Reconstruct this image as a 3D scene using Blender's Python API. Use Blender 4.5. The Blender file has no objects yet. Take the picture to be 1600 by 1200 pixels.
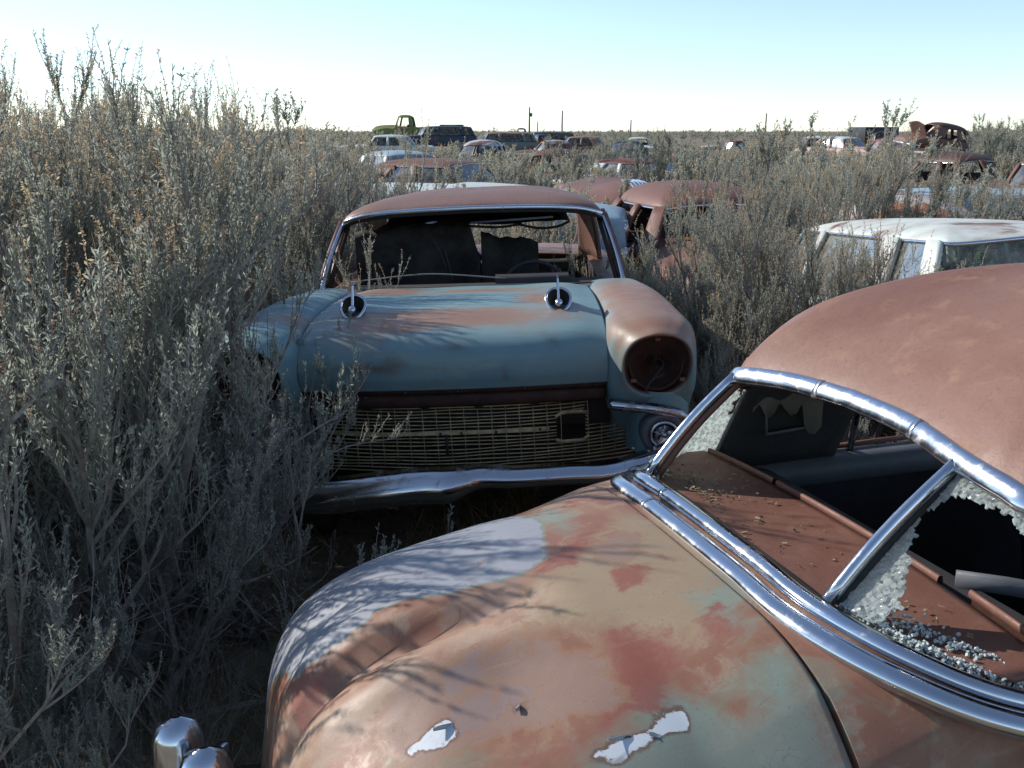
import bpy, math, random
import numpy as np
from mathutils import Vector, Matrix

# ------------------------------------------------------------------ camera, sky, sun, exposure
scene = bpy.context.scene
COL = scene.collection
R = math.radians
EYE = 1.95
cam_data = bpy.data.cameras.new("camera")
cam_data.sensor_width = 36.0
cam_data.lens = 1550.0 / 1600.0 * 36.0
cam_data.clip_start = 0.05
cam_data.clip_end = 20000.0
cam = bpy.data.objects.new("camera", cam_data)
COL.objects.link(cam)
cam.location = (0, 0, EYE)
cam.rotation_euler = (R(90 - 14.297), 0, 0)
scene.camera = cam

SUN_AZ, SUN_EL = -65.0, 30.0           # azimuth from +Y towards +X, elevation
world = bpy.data.worlds.new("World")
scene.world = world
world.use_nodes = True
wn, wl = world.node_tree.nodes, world.node_tree.links
for n_ in list(wn): wn.remove(n_)
w_out = wn.new("ShaderNodeOutputWorld")
w_bg = wn.new("ShaderNodeBackground"); w_bg.inputs[1].default_value = 0.135
sky = wn.new("ShaderNodeTexSky"); sky.sky_type = 'NISHITA'; sky.sun_disc = False
sky.sun_elevation = R(SUN_EL); sky.sun_rotation = R(SUN_AZ)
sky.altitude = 1300; sky.air_density = 1.0; sky.dust_density = 0.15; sky.ozone_density = 1.6
w_hs = wn.new('ShaderNodeHueSaturation'); w_hs.inputs['Saturation'].default_value = .80; wl.new(sky.outputs[0], w_hs.inputs['Color'])
w_mx = wn.new('ShaderNodeMix'); w_mx.data_type = 'RGBA'; w_mx.blend_type = 'MULTIPLY'; w_mx.inputs[0].default_value = 1; w_mx.inputs[7].default_value = (.90, 1.0, 1.08, 1); wl.new(w_hs.outputs[0], w_mx.inputs[6]); wl.new(w_mx.outputs[2], w_bg.inputs[0]); wl.new(w_bg.outputs[0], w_out.inputs[0])

sun_data = bpy.data.lights.new("sun", 'SUN')
sun_data.energy = 4.4; sun_data.angle = R(0.53); sun_data.color = (1.0, 0.94, 0.86)
sun = bpy.data.objects.new("sun", sun_data); COL.objects.link(sun)
sd = Vector((math.sin(R(SUN_AZ)) * math.cos(R(SUN_EL)), math.cos(R(SUN_AZ)) * math.cos(R(SUN_EL)), math.sin(R(SUN_EL))))
sun.rotation_euler = sd.to_track_quat('Z', 'Y').to_euler()
scene.view_settings.view_transform = 'Standard'
scene.view_settings.look = 'None'
scene.view_settings.exposure = 0.38
scene.view_settings.gamma = 1.0
scene.render.engine = 'CYCLES'
scene.cycles.max_bounces = 6; scene.cycles.transparent_max_bounces = 12
scene.cycles.use_denoising = True

# ------------------------------------------------------------------ helpers
def setp(o, label=None, cat=None, group=None, kind=None):
    if label: o["label"] = label
    if cat: o["category"] = cat
    if group: o["group"] = group
    if kind: o["kind"] = kind
    return o

def empty(name, loc=(0, 0, 0), rot=(0, 0, 0), label=None, cat=None, group=None, parent=None):
    o = bpy.data.objects.new(name, None); COL.objects.link(o)
    o.empty_display_size = 0.2
    o.location = loc; o.rotation_euler = rot
    if parent: o.parent = parent
    return setp(o, label, cat, group)

def make_mesh(name, V, Fc, mats, smooth=True, midx=None, attrs=None):
    """V (n,3); Fc list of arrays of faces (m,3) or (m,4)."""
    me = bpy.data.meshes.new(name)
    V = np.asarray(V, dtype=np.float32).reshape(-1, 3)
    if not isinstance(Fc, (list, tuple)) or (len(Fc) and np.isscalar(Fc[0])): Fc = [Fc]
    Fc = [np.asarray(f, dtype=np.int32) for f in Fc if len(f)]
    loops = np.concatenate([f.ravel() for f in Fc]); tot = np.concatenate([np.full(len(f), f.shape[1], np.int32) for f in Fc])
    start = np.concatenate([[0], np.cumsum(tot)[:-1]]).astype(np.int32)
    me.vertices.add(len(V)); me.vertices.foreach_set("co", V.ravel())
    me.loops.add(len(loops)); me.loops.foreach_set("vertex_index", loops)
    me.polygons.add(len(tot)); me.polygons.foreach_set("loop_start", start)
    try: me.polygons.foreach_set("loop_total", tot)
    except Exception: pass
    me.update(calc_edges=True)
    me.polygons.foreach_set("use_smooth", np.full(len(tot), bool(smooth)))
    if not isinstance(mats, (list, tuple)): mats = [mats]
    for m in mats: me.materials.append(m)
    if midx is not None: me.polygons.foreach_set("material_index", np.asarray(midx, np.int32))
    if attrs:
        for k, a in attrs.items():
            at = me.attributes.new(k, 'FLOAT', 'POINT'); at.data.foreach_set("value", np.asarray(a, np.float32).ravel())
    me.validate()
    return me

def obj(name, me, parent=None, loc=(0, 0, 0), rot=(0, 0, 0), solid=None, subsurf=None, bevel=None):
    o = bpy.data.objects.new(name, me); COL.objects.link(o)
    o.location = loc; o.rotation_euler = rot
    if parent: o.parent = parent
    if subsurf:
        m = o.modifiers.new("s", 'SUBSURF'); m.levels = m.render_levels = subsurf
    if solid:
        m = o.modifiers.new("t", 'SOLIDIFY'); m.thickness = abs(solid); m.offset = -1 if solid > 0 else 1
    if bevel:
        m = o.modifiers.new("b", 'BEVEL'); m.width = bevel; m.segments = 2; m.limit_method = 'ANGLE'
    return o

def grid_faces(nu, nv, wu=False, wv=False, off=0, flip=False):
    iu = np.arange(nu if wu else nu - 1); iv = np.arange(nv if wv else nv - 1)
    A, B = np.meshgrid(iu, iv, indexing='ij')
    A2 = (A + 1) % nu; B2 = (B + 1) % nv
    q = np.stack([A * nv + B, A2 * nv + B, A2 * nv + B2, A * nv + B2], -1).reshape(-1, 4) + off
    return q[:, ::-1] if flip else q

def catmull(P, n):
    """resample a polyline of control points (k,d) to n points with a Catmull-Rom spline."""
    P = np.asarray(P, float); k = len(P)
    if k == 2: return P[0] + np.linspace(0, 1, n)[:, None] * (P[1] - P[0])
    Q = np.vstack([2 * P[0] - P[1], P, 2 * P[-1] - P[-2]])
    t = np.linspace(0, k - 1, n); i = np.minimum(t.astype(int), k - 2); f = (t - i)[:, None]
    p0, p1, p2, p3 = Q[i], Q[i + 1], Q[i + 2], Q[i + 3]
    return .5 * ((2 * p1) + (-p0 + p2) * f + (2 * p0 - 5 * p1 + 4 * p2 - p3) * f ** 2 + (-p0 + 3 * p1 - 3 * p2 + p3) * f ** 3)

def patch(net, nu, nv):
    """net (a,b,3) control net -> (nu,nv,3) interpolated."""
    net = np.asarray(net, float)
    M = np.stack([catmull(net[i], nv) for i in range(net.shape[0])])      # a,nv,3
    return np.stack([catmull(M[:, j], nu) for j in range(nv)], axis=1)    # nu,nv,3

class MB:
    """collects pieces into one mesh"""
    def __init__(s): s.V = []; s.F = []; s.n = 0; s.M = []
    def add(s, V, F, mi=0):
        V = np.asarray(V, float).reshape(-1, 3)
        if not isinstance(F, list): F = [F]
        for f in F:
            f = np.asarray(f, int)
            if len(f): s.F.append(f + s.n); s.M.append(np.full(len(f), mi))
        s.V.append(V); s.n += len(V); return s
    def grid(s, P, wu=False, wv=False, flip=False, mi=0):
        nu, nv = P.shape[:2]; return s.add(P.reshape(-1, 3), grid_faces(nu, nv, wu, wv, 0, flip), mi)
    def box(s, c, d, rot=None, mi=0):
        x, y, z = np.array(d, float) / 2
        v = np.array([[a * x, b * y, e * z] for a in (-1, 1) for b in (-1, 1) for e in (-1, 1)])
        if rot is not None: v = v @ np.array(Matrix.Rotation(rot[0], 3, rot[1])).T if isinstance(rot, tuple) else v @ np.asarray(rot).T
        f = np.array([[0, 1, 3, 2], [4, 6, 7, 5], [0, 4, 5, 1], [2, 3, 7, 6], [0, 2, 6, 4], [1, 5, 7, 3]])
        return s.add(v + np.array(c, float), f, mi)
    def tube(s, P, r, k=8, closed=False, prof=None, caps=True, mi=0, up=None):
        P = np.asarray(P, float); n = len(P)
        T = np.gradient(P, axis=0) if not closed else (np.roll(P, -1, 0) - np.roll(P, 1, 0))
        T /= np.linalg.norm(T, axis=1)[:, None] + 1e-12
        N = np.zeros_like(P)
        if up is not None:
            upv = np.asarray(up, float); upv = np.broadcast_to(upv, P.shape)
            N = upv - (upv * T).sum(1)[:, None] * T; N /= np.linalg.norm(N, axis=1)[:, None] + 1e-12
        else:
            a = np.array([0, 0, 1.]) if abs(T[0, 2]) < .9 else np.array([1., 0, 0])
            v = a - a @ T[0] * T[0]; N[0] = v / np.linalg.norm(v)
            for i in range(1, n):
                v = N[i - 1] - N[i - 1] @ T[i] * T[i]; N[i] = v / (np.linalg.norm(v) + 1e-12)
        Bn = np.cross(T, N)
        if prof is None:
            an = np.linspace(0, 2 * np.pi, k, endpoint=False); prof = np.stack([np.cos(an), np.sin(an)], -1)
        prof = np.asarray(prof, float); k = len(prof)
        r = np.broadcast_to(np.asarray(r, float), (n,))
        G = P[:, None] + r[:, None, None] * (prof[None, :, 0, None] * N[:, None] + prof[None, :, 1, None] * Bn[:, None])
        F = [grid_faces(n, k, closed, True)]
        V = G.reshape(-1, 3)
        if caps and not closed:
            V = np.vstack([V, P[0], P[-1]]); a = len(V) - 2
            i = np.arange(k); j = (i + 1) % k
            F.append(np.stack([np.full(k, a), i, j], -1)); o = (n - 1) * k
            F.append(np.stack([np.full(k, a + 1), o + j, o + i], -1))
        return s.add(V, F, mi)
    def lathe(s, prof, k=24, axis='y', c=(0, 0, 0), mi=0):
        """prof (n,2): (radius, offset along the axis)"""
        prof = np.asarray(prof, float); an = np.linspace(0, 2 * np.pi, k, endpoint=False)
        r = prof[:, 0][:, None]; h = np.broadcast_to(prof[:, 1][:, None], (len(prof), k))
        A, B = r * np.cos(an), r * np.sin(an)
        P = {'y': np.stack([A, h, B], -1), 'x': np.stack([h, A, B], -1), 'z': np.stack([A, B, h], -1)}[axis]
        return s.grid(P + np.array(c, float), wv=True, mi=mi)
    def build(s, name, mats, parent=None, smooth=True, **kw):
        me = make_mesh(name, np.vstack(s.V), s.F, mats, smooth, np.concatenate(s.M))
        if smooth == 'auto': pass
        return obj(name, me, parent, **kw)

def fbm(P, seed=0, octv=4, f0=1.0):
    """cheap smooth pseudo-noise in [-1,1] from summed rotated sines; P (...,2|3)"""
    rs = np.random.RandomState(seed); out = 0; amp = 1; tot = 0; f = f0; d = P.shape[-1]
    for o in range(octv):
        for k in range(3):
            w = rs.normal(size=d); w /= np.linalg.norm(w)
            w2 = rs.normal(size=d); w2 /= np.linalg.norm(w2)
            out = out + amp * np.sin(P @ w * f * 2.1 + rs.uniform(0, 6.3) + 1.3 * np.sin(P @ w2 * f * 1.3 + rs.uniform(0, 6.3)))
            tot += amp
        amp *= .5; f *= 2.03
    return out / tot * 1.6

def smooth01(x): x = np.clip(x, 0, 1); return x * x * (3 - 2 * x)

def poly_sd(Q, poly):
    """signed distance of Q (n,2) to polygon; positive inside"""
    poly = np.asarray(poly, float); n = len(poly)
    d = np.full(len(Q), 1e9); ins = np.zeros(len(Q), bool)
    for i in range(n):
        a, b = poly[i], poly[(i + 1) % n]; e = b - a; w = Q - a
        t = np.clip((w @ e) / (e @ e + 1e-12), 0, 1); d = np.minimum(d, np.linalg.norm(w - t[:, None] * e, axis=1))
        c = (a[1] > Q[:, 1]) != (b[1] > Q[:, 1])
        xi = a[0] + (Q[:, 1] - a[1]) / (b[1] - a[1] + 1e-12) * (b[0] - a[0])
        ins ^= c & (Q[:, 0] < xi)
    return np.where(ins, d, -d)

# ------------------------------------------------------------------ materials
def new_mat(name):
    m = bpy.data.materials.new(name); m.use_nodes = True
    nt = m.node_tree; b = nt.nodes["Principled BSDF"]
    return m, nt, b

def node(nt, t, **kw):
    n = nt.nodes.new(t)
    for k, v in kw.items():
        if k.startswith('i_'):
            kk = k[2:]; kk = int(kk) if kk.isdigit() else kk
            n.inputs[kk].default_value = v
        else: setattr(n, k, v)
    return n

def noise(nt, scale, detail=4, rough=.6, dist=0, vec=None):
    n = node(nt, 'ShaderNodeTexNoise', i_Scale=scale, i_Detail=detail, i_Roughness=rough, i_Distortion=dist)
    if vec is not None: nt.links.new(vec, n.inputs['Vector'])
    return n.outputs['Fac']

def mathn(nt, op, a, b=None, clamp=False):
    n = node(nt, 'ShaderNodeMath', operation=op, use_clamp=clamp)
    for i, v in enumerate((a, b)):
        if v is None: continue
        if isinstance(v, (int, float)): n.inputs[i].default_value = v
        else: nt.links.new(v, n.inputs[i])
    return n.outputs[0]

def maprange(nt, v, a, b, c=0., d=1., smooth=True):
    n = node(nt, 'ShaderNodeMapRange', interpolation_type='SMOOTHSTEP' if smooth else 'LINEAR')
    nt.links.new(v, n.inputs[0])
    for i, x in enumerate((a, b, c, d)): n.inputs[i + 1].default_value = x
    return n.outputs[0]

def mix(nt, f, a, b, mode='MIX'):
    n = node(nt, 'ShaderNodeMix', data_type='RGBA', blend_type=mode)
    for sock, v in ((n.inputs[0], f), (n.inputs[6], a), (n.inputs[7], b)):
        if isinstance(v, (int, float)): sock.default_value = v
        elif isinstance(v, tuple): sock.default_value = v if len(v) == 4 else (*v, 1)
        else: nt.links.new(v, sock)
    return n.outputs[2]

def bump(nt, b, h, strength=.3, dist=.01):
    n = node(nt, 'ShaderNodeBump', i_Strength=strength, i_Distance=dist)
    nt.links.new(h, n.inputs['Height']); nt.links.new(n.outputs[0], b.inputs['Normal'])

def obj_vec(nt): return node(nt, 'ShaderNodeTexCoord').outputs['Object']
def lerp_col(c, k): return tuple(x * k for x in c)

RUST = (0.135, 0.062, 0.045); RUST2 = (0.20, 0.095, 0.062); RUSTD = (0.06, 0.028, 0.021)

def rusty_paint(name, paint, rust=RUST, rust2=RUST2, amount=.5, scale=2.0, rough=.55, edge=.06, paint2=None, metal=0., spec=.4):
    """paint with rust patches in object space; amount 0..1 share of rust"""
    m, nt, b = new_mat(name); v = obj_vec(nt); L = nt.links
    n1 = noise(nt, scale, 6, .62, .6, v); n2 = noise(nt, scale * 9, 5, .7, .2, v); n3 = noise(nt, scale * 45, 3, .7, 0, v)
    t = .5 + (.5 - amount) * .5
    s = mathn(nt, 'ADD', n1, mathn(nt, 'MULTIPLY', mathn(nt, 'SUBTRACT', n2, .5), .16))
    f = maprange(nt, s, t - edge * .5, t + edge * .5)
    halo = maprange(nt, s, t - edge * 2.2, t + edge * .3)
    rc = mix(nt, n2, rust, rust2); rc = mix(nt, mathn(nt, 'MULTIPLY', maprange(nt, n3, .45, .7), .5), rc, lerp_col(rust, .55))
    p = mix(nt, maprange(nt, n2, .3, .7), paint, paint2 or lerp_col(paint, .82))
    p = mix(nt, mathn(nt, 'MULTIPLY', halo, .45), p, rust2)
    c = mix(nt, f, p, rc); L.new(c, b.inputs['Base Color'])
    r = maprange(nt, n2, .2, .8, rough - .1, rough + .15); L.new(r, b.inputs['Roughness'])
    b.inputs['Specular IOR Level'].default_value = spec
    bump(nt, b, mathn(nt, 'ADD', n3, mathn(nt, 'MULTIPLY', f, .6)), .25, .004)
    return m

def plain(name, col, rough=.6, metal=0., var=.25, scale=8, spec=.4, col2=None, bmp=.2):
    m, nt, b = new_mat(name); v = obj_vec(nt)
    n1 = noise(nt, scale, 5, .65, .2, v); n2 = noise(nt, scale * 7, 4, .7, 0, v)
    c = mix(nt, maprange(nt, n1, .3, .7), col, col2 or lerp_col(col, 1 - var))
    nt.links.new(c, b.inputs['Base Color']); b.inputs['Metallic'].default_value = metal
    nt.links.new(maprange(nt, n2, .2, .8, max(.02, rough - .1), rough + .12), b.inputs['Roughness'])
    b.inputs['Specular IOR Level'].default_value = spec
    if bmp: bump(nt, b, n2, bmp, .004)
    return m

def chrome_mat(name, rough=.12, dirt=.3, col=(.62, .64, .68)):
    m, nt, b = new_mat(name); v = obj_vec(nt)
    n1 = noise(nt, 14, 6, .7, .4, v); n2 = noise(nt, 160, 3, .7, 0, v)
    f = maprange(nt, n1, .62 - dirt * .3, .8)
    c = mix(nt, f, col, (.16, .12, .10)); nt.links.new(c, b.inputs['Base Color'])
    nt.links.new(maprange(nt, f, 0, 1, 1., .3), b.inputs['Metallic'])
    nt.links.new(mathn(nt, 'ADD', maprange(nt, n1, .3, .8, rough * .6, rough * 1.8), mathn(nt, 'MULTIPLY', f, .4)), b.inputs['Roughness'])
    bump(nt, b, n2, .035, .001)
    return m

def foliage_mat(name, c1, c2, transl=.25, rough=.6):
    m, nt, b = new_mat(name); L = nt.links
    oi = node(nt, 'ShaderNodeObjectInfo').outputs['Random']
    geo = node(nt, 'ShaderNodeNewGeometry')
    ri = geo.outputs['Random Per Island']
    c = mix(nt, ri, c1, c2)
    hsv = node(nt, 'ShaderNodeHueSaturation'); L.new(c, hsv.inputs['Color'])
    L.new(maprange(nt, oi, 0, 1, .49, .515, False), hsv.inputs['Hue'])
    L.new(maprange(nt, oi, 0, 1, .8, 1.2, False), hsv.inputs['Value'])
    L.new(hsv.outputs[0], b.inputs['Base Color']); b.inputs['Roughness'].default_value = rough
    b.inputs['Specular IOR Level'].default_value = .25
    if transl:
        tr = node(nt, 'ShaderNodeBsdfTranslucent'); L.new(hsv.outputs[0], tr.inputs[0])
        ms = node(nt, 'ShaderNodeMixShader'); ms.inputs[0].default_value = transl
        L.new(b.outputs[0], ms.inputs[1]); L.new(tr.outputs[0], ms.inputs[2])
        out = [n for n in nt.nodes if n.type == 'OUTPUT_MATERIAL'][0]; L.new(ms.outputs[0], out.inputs[0])
    return m

def glass_mat(name, tint=(.62, .72, .68), dust=.4, rough=.05, refl=.4):
    m, nt, b = new_mat(name); L = nt.links; v = obj_vec(nt)
    tr = node(nt, 'ShaderNodeBsdfTransparent'); tr.inputs[0].default_value = (*tint, 1)
    gl = node(nt, 'ShaderNodeBsdfGlossy'); gl.inputs['Roughness'].default_value = rough; gl.inputs[0].default_value = (.9, .95, 1, 1)
    fr = node(nt, 'ShaderNodeFresnel'); fr.inputs[0].default_value = 1.5
    ms = node(nt, 'ShaderNodeMixShader'); L.new(mathn(nt, 'MULTIPLY', fr.outputs[0], refl, True), ms.inputs[0]); L.new(tr.outputs[0], ms.inputs[1]); L.new(gl.outputs[0], ms.inputs[2])
    df = node(nt, 'ShaderNodeBsdfDiffuse'); df.inputs[0].default_value = (.35, .33, .28, 1)
    m2 = node(nt, 'ShaderNodeMixShader'); L.new(maprange(nt, noise(nt, 6, 5, .7, .3, v), .35, .75, dust * .3, dust * 1.6), m2.inputs[0])
    L.new(ms.outputs[0], m2.inputs[1]); L.new(df.outputs[0], m2.inputs[2])
    out = [n for n in nt.nodes if n.type == 'OUTPUT_MATERIAL'][0]; L.new(m2.outputs[0], out.inputs[0]); nt.nodes.remove(b)
    return m

CHROME = chrome_mat("chrome_trim", .17, .2); CHROME_OLD = chrome_mat("pitted_chrome", .22, .7, (.5, .5, .52))
BLACK = plain("dark_interior", (.045, .042, .045), .8, bmp=.1); RUBBER = plain("old_rubber", (.025, .024, .023), .75)
SEAT = plain("faded_upholstery", (.06, .055, .05), .9, col2=(.02, .018, .016), scale=5)
GLASS = glass_mat("dusty_glass"); DARK_RUST = plain("dark_rust", RUSTD, .8, scale=12, col2=(.03, .016, .013))
RUST_MAT = rusty_paint("bare_rust", RUST2, amount=.6, scale=3)
GREYMETAL = plain("primer_grey_metal", (.12, .13, .15), .55, scale=6)
CRAZE_COL = (.7, .75, .73)
def crazed_mat():
    m, nt, b = new_mat("crazed_glass"); v = obj_vec(nt); L = nt.links
    vo = node(nt, 'ShaderNodeTexVoronoi', i_Scale=150., feature='F1'); L.new(v, vo.inputs['Vector'])
    ve = node(nt, 'ShaderNodeTexVoronoi', i_Scale=150., feature='DISTANCE_TO_EDGE'); L.new(v, ve.inputs['Vector'])
    b.inputs['Base Color'].default_value = (.55, .6, .58, 1); b.inputs['Roughness'].default_value = .12
    b.inputs['Specular IOR Level'].default_value = .9
    # each crystal of the shattered pane faces its own way
    nm = node(nt, 'ShaderNodeNewGeometry')
    sub = node(nt, 'ShaderNodeVectorMath', operation='SUBTRACT'); L.new(vo.outputs['Color'], sub.inputs[0]); sub.inputs[1].default_value = (.5, .5, .5)
    sc = node(nt, 'ShaderNodeVectorMath', operation='SCALE'); L.new(sub.outputs[0], sc.inputs[0]); sc.inputs['Scale'].default_value = 1.1
    ad = node(nt, 'ShaderNodeVectorMath', operation='ADD'); L.new(nm.outputs['Normal'], ad.inputs[0]); L.new(sc.outputs[0], ad.inputs[1])
    nn = node(nt, 'ShaderNodeVectorMath', operation='NORMALIZE'); L.new(ad.outputs[0], nn.inputs[0]); L.new(nn.outputs[0], b.inputs['Normal'])
    tr = node(nt, 'ShaderNodeBsdfTransparent'); tr.inputs[0].default_value = (.85, .93, .9, 1)
    tl = node(nt, 'ShaderNodeBsdfTranslucent'); tl.inputs[0].default_value = (.85, .9, .88, 1)
    ms = node(nt, 'ShaderNodeMixShader'); ms.inputs[0].default_value = .6; cr = maprange(nt, vo.outputs['Color'], .15, .85, .12, 1.3); L.new(mix(nt, cr, (.35, .38, .37), (.95, 1., .98)), tl.inputs[0]); L.new(b.outputs[0], ms.inputs[1]); L.new(tl.outputs[0], ms.inputs[2])
    m2 = node(nt, 'ShaderNodeMixShader'); L.new(mathn(nt, 'MULTIPLY', maprange(nt, ve.outputs[0], .04, .12), .18), m2.inputs[0]); L.new(ms.outputs[0], m2.inputs[1]); L.new(tr.outputs[0], m2.inputs[2])
    out = [n for n in nt.nodes if n.type == 'OUTPUT_MATERIAL'][0]; L.new(m2.outputs[0], out.inputs[0])
    return m
CRAZED = crazed_mat()
def ground_z(x, y):
    x = np.asarray(x, float); y = np.asarray(y, float); r = np.hypot(x, y)
    P = np.stack([x, y], -1)
    z = .05 * fbm(P * .35, 21, 3) * smooth01((r - 4) / 10) + .55 * smooth01((r - 35) / 100) + .35 * fbm(P * .03, 22, 2) * smooth01((r - 30) / 60)
    z = z + .95 * np.exp(-((x + 6.5) / 9) ** 2 - ((y - 71) / 15) ** 2) + .6 * np.exp(-((x - 20) / 6) ** 2 - ((y - 48) / 9) ** 2)
    return z
rr = np.concatenate([np.linspace(0, 12, 50), 12 * np.exp(np.linspace(0, math.log(6000 / 12), 90))[1:]])
th = np.linspace(0, 2 * np.pi, 181)[:-1]
RRg, THg = np.meshgrid(rr, th, indexing='ij')
gx, gy = RRg * np.cos(THg), RRg * np.sin(THg)
gm = MB(); gm.grid(np.stack([gx, gy, ground_z(gx, gy)], -1), wv=True)
def dirt():
    m, nt, b = new_mat("dry_ground"); v = obj_vec(nt)
    n1 = noise(nt, .8, 6, .65, .3, v); n2 = noise(nt, 14, 6, .7, 0, v)
    c = mix(nt, maprange(nt, n1, .35, .65), (.16, .125, .08), (.23, .19, .125)); c = mix(nt, maprange(nt, n2, .45, .7), c, (.09, .072, .05))
    nt.links.new(c, b.inputs['Base Color']); b.inputs['Roughness'].default_value = .95; bump(nt, b, n2, .6, .03); return m
g = gm.build('ground', dirt()); g['kind'] = 'structure'
# ------------------------------------------------------------------ roof, pillars and panes shared by every car
def half_curve(C, n=7):
    return catmull(C, (len(C) - 1) * n + 1)

def mirror_y(P): Q = P.copy(); Q[..., 1] *= -1; return Q

def dome(Tl, um, Hc, p=2.4, q=.62, K=22, drop=None):
    """Tl closed loop (n,3); dome towards the centre line point um at height Hc"""
    r = 1 - (np.linspace(0, 1, K) ** 1.7)
    r[-1] = 0.0
    c = np.array([um, 0, 0])
    P = np.zeros((K, len(Tl), 3))
    for k, rr in enumerate(r):
        P[k, :, 0] = um + (Tl[:, 0] - um) * rr
        P[k, :, 1] = Tl[:, 1] * rr
        P[k, :, 2] = Tl[:, 2] * rr ** 2 + (Tl[:, 2].mean()) * (1 - rr ** 2) + (Hc - (Tl[:, 2] * rr ** 2 + Tl[:, 2].mean() * (1 - rr ** 2))) * (1 - rr ** p) ** q
    return P

def greenhouse(parent, Bc, Tc, segs, Hc, um, m_roof, m_pillar, m_glass, m_rail=None, p=2.4, q=.62, n=7, bulge=.02, thick=.03, rail=.012, K=22, gn='window_glass', roofpost=None):
    B = half_curve(Bc, n); T = half_curve(Tc, n)
    loop = np.vstack([T, mirror_y(T)[::-1][1:-1]])
    G = dome(loop, um, Hc, p, q, K)
    if roofpost is not None: G = roofpost(G)
    mb = MB(); mb.grid(G, wv=True)
    roof = mb.build('roof', m_roof, parent, solid=.02)
    if m_rail:
        mb = MB(); mb.tube(loop + np.array([0, 0, -.004]), rail, 6, closed=True); mb.build('drip_rail', m_rail, parent)
    out = {'roof': roof}
    for sgn in (1, -1):
        for (a, b, kind) in segs:
            i0, i1 = int(round(a * n)), int(round(b * n))
            if kind == 'open': continue
            bb, tt = B[i0:i1 + 1].copy(), T[i0:i1 + 1].copy()
            s = np.linspace(0, 1, 6)[None, :, None]
            P = bb[:, None] * (1 - s) + tt[:, None] * s
            o = P[:, :, :2] - np.array([um, 0]); o /= np.linalg.norm(o, axis=2)[..., None] + 1e-9
            P[:, :, :2] += o * (bulge * np.sin(np.pi * s))
            if kind == 'glass': P[:, :, :2] -= o * .015
            P[:, -1, 2] += .004
            if sgn < 0: P = mirror_y(P)
            mb = MB(); mb.grid(P, flip=sgn < 0)
            if kind == 'glass': mb.build(gn, m_glass, parent)
            else: mb.build('pillar', m_pillar, parent, solid=thick)
    return out

def wheel(parent, c, r=.34, w=.19, flat=.0, hub=None):
    mb = MB(); a = w / 2
    pr = [(r * .62, -a * .8), (r * .8, -a), (r * .95, -a * .9), (r, -a * .5), (r, a * .5), (r * .95, a * .9), (r * .8, a), (r * .62, a * .8)]
    mb.lathe(pr, 28, 'y', c); wo = empty('wheel', parent=parent); mb.build('tyre', RUBBER, wo)
    mb = MB(); mb.lathe([(0.001, -a * .5), (r * .25, -a * .62), (r * .5, -a * .45), (r * .64, -a * .75), (r * .64, a * .75), (r * .5, a * .45), (r * .25, a * .62), (.001, a * .5)], 24, 'y', c)
    mb.build('rim', hub or DARK_RUST, wo)
    return wo
# ------------------------------------------------------------------ rear deck surface of the near rusty sedan (local: X forward, Y to its left, Z up)
def fg_rear(nu, nv):
    prof = np.array([(0, 1.055), (-.2, 1.05), (-.4, 1.03), (-.6, .985), (-.75, .945), (-.88, .88), (-.96, .80), (-1.01, .68), (-1.03, .54), (-1.06, .32)])
    # even arc-length spacing
    pc = catmull(prof, 400); s = np.r_[0, np.cumsum(np.linalg.norm(np.diff(pc, axis=0), axis=1))]
    q = np.linspace(0, s[-1], nu); U = np.interp(q, s, pc[:, 0]); Z = np.interp(q, s, pc[:, 1])
    t = np.linspace(-1, 1, nv)
    U, T = np.meshgrid(U, t, indexing='ij'); Z = np.meshgrid(Z, t, indexing='ij')[0]
    zl = .30; W = .92 - .03 * smooth01(-U / .8)
    n = 2.5 + np.where(T < 0, 3.3, 1.6) * smooth01(1 + U / .36)
    th = np.abs(T) * np.pi / 2
    # superellipse |v/W|^n + |z|^2 = 1
    vv = np.sin(th) ** (2 / n); zz = np.cos(th)
    # keep the flat part of the deck evenly sampled
    V = np.sign(T) * W * vv; Zf = zl + (Z - zl) * zz
    av = np.abs(V)
    uB = np.interp(av, [0, .39, .57, .68, .72, .95], [0, 0, .07, .20, .42, .42])
    U2 = U + uB * smooth01(1 + U / .45) + .26 * (av / .9) ** 4 * smooth01((-U - .5) / .5)
    return U2, V, Zf

def fg_dent(U, V, Z):
    """the long crease down the middle of the lid, plus broad softer dents; returns the displaced Z"""
    d = Z.copy(); 
    k = smooth01((-U - .40) / .35)
    c = -.045 + .03 * np.sin(U * 5)
    x = (V - c)
    d += k * (-.052 * np.exp(-(x / np.where(x > 0, .022, .055)) ** 2) + .012 * np.exp(-((x - .085) / .045) ** 2) + .018 * np.exp(-((x + .15) / .05) ** 2))
    d += .012 * np.exp(-((U + .75) ** 2 + (V - .32) ** 2) / .02) - .018 * np.exp(-((U + .62) ** 2 + (V + .34) ** 2) / .022)
    d += -.012 * np.exp(-((U + .9) ** 2 + (V + .28) ** 2) / .015)
    d += k * .012 * np.exp(-((V - .10 - .12 * (U + .9)) / .022) ** 2) * smooth01((-U - .72) / .15)
    P = np.stack([U, V], -1)
    d += .0035 * fbm(P * 4, 3, 3)
    return d
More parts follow.
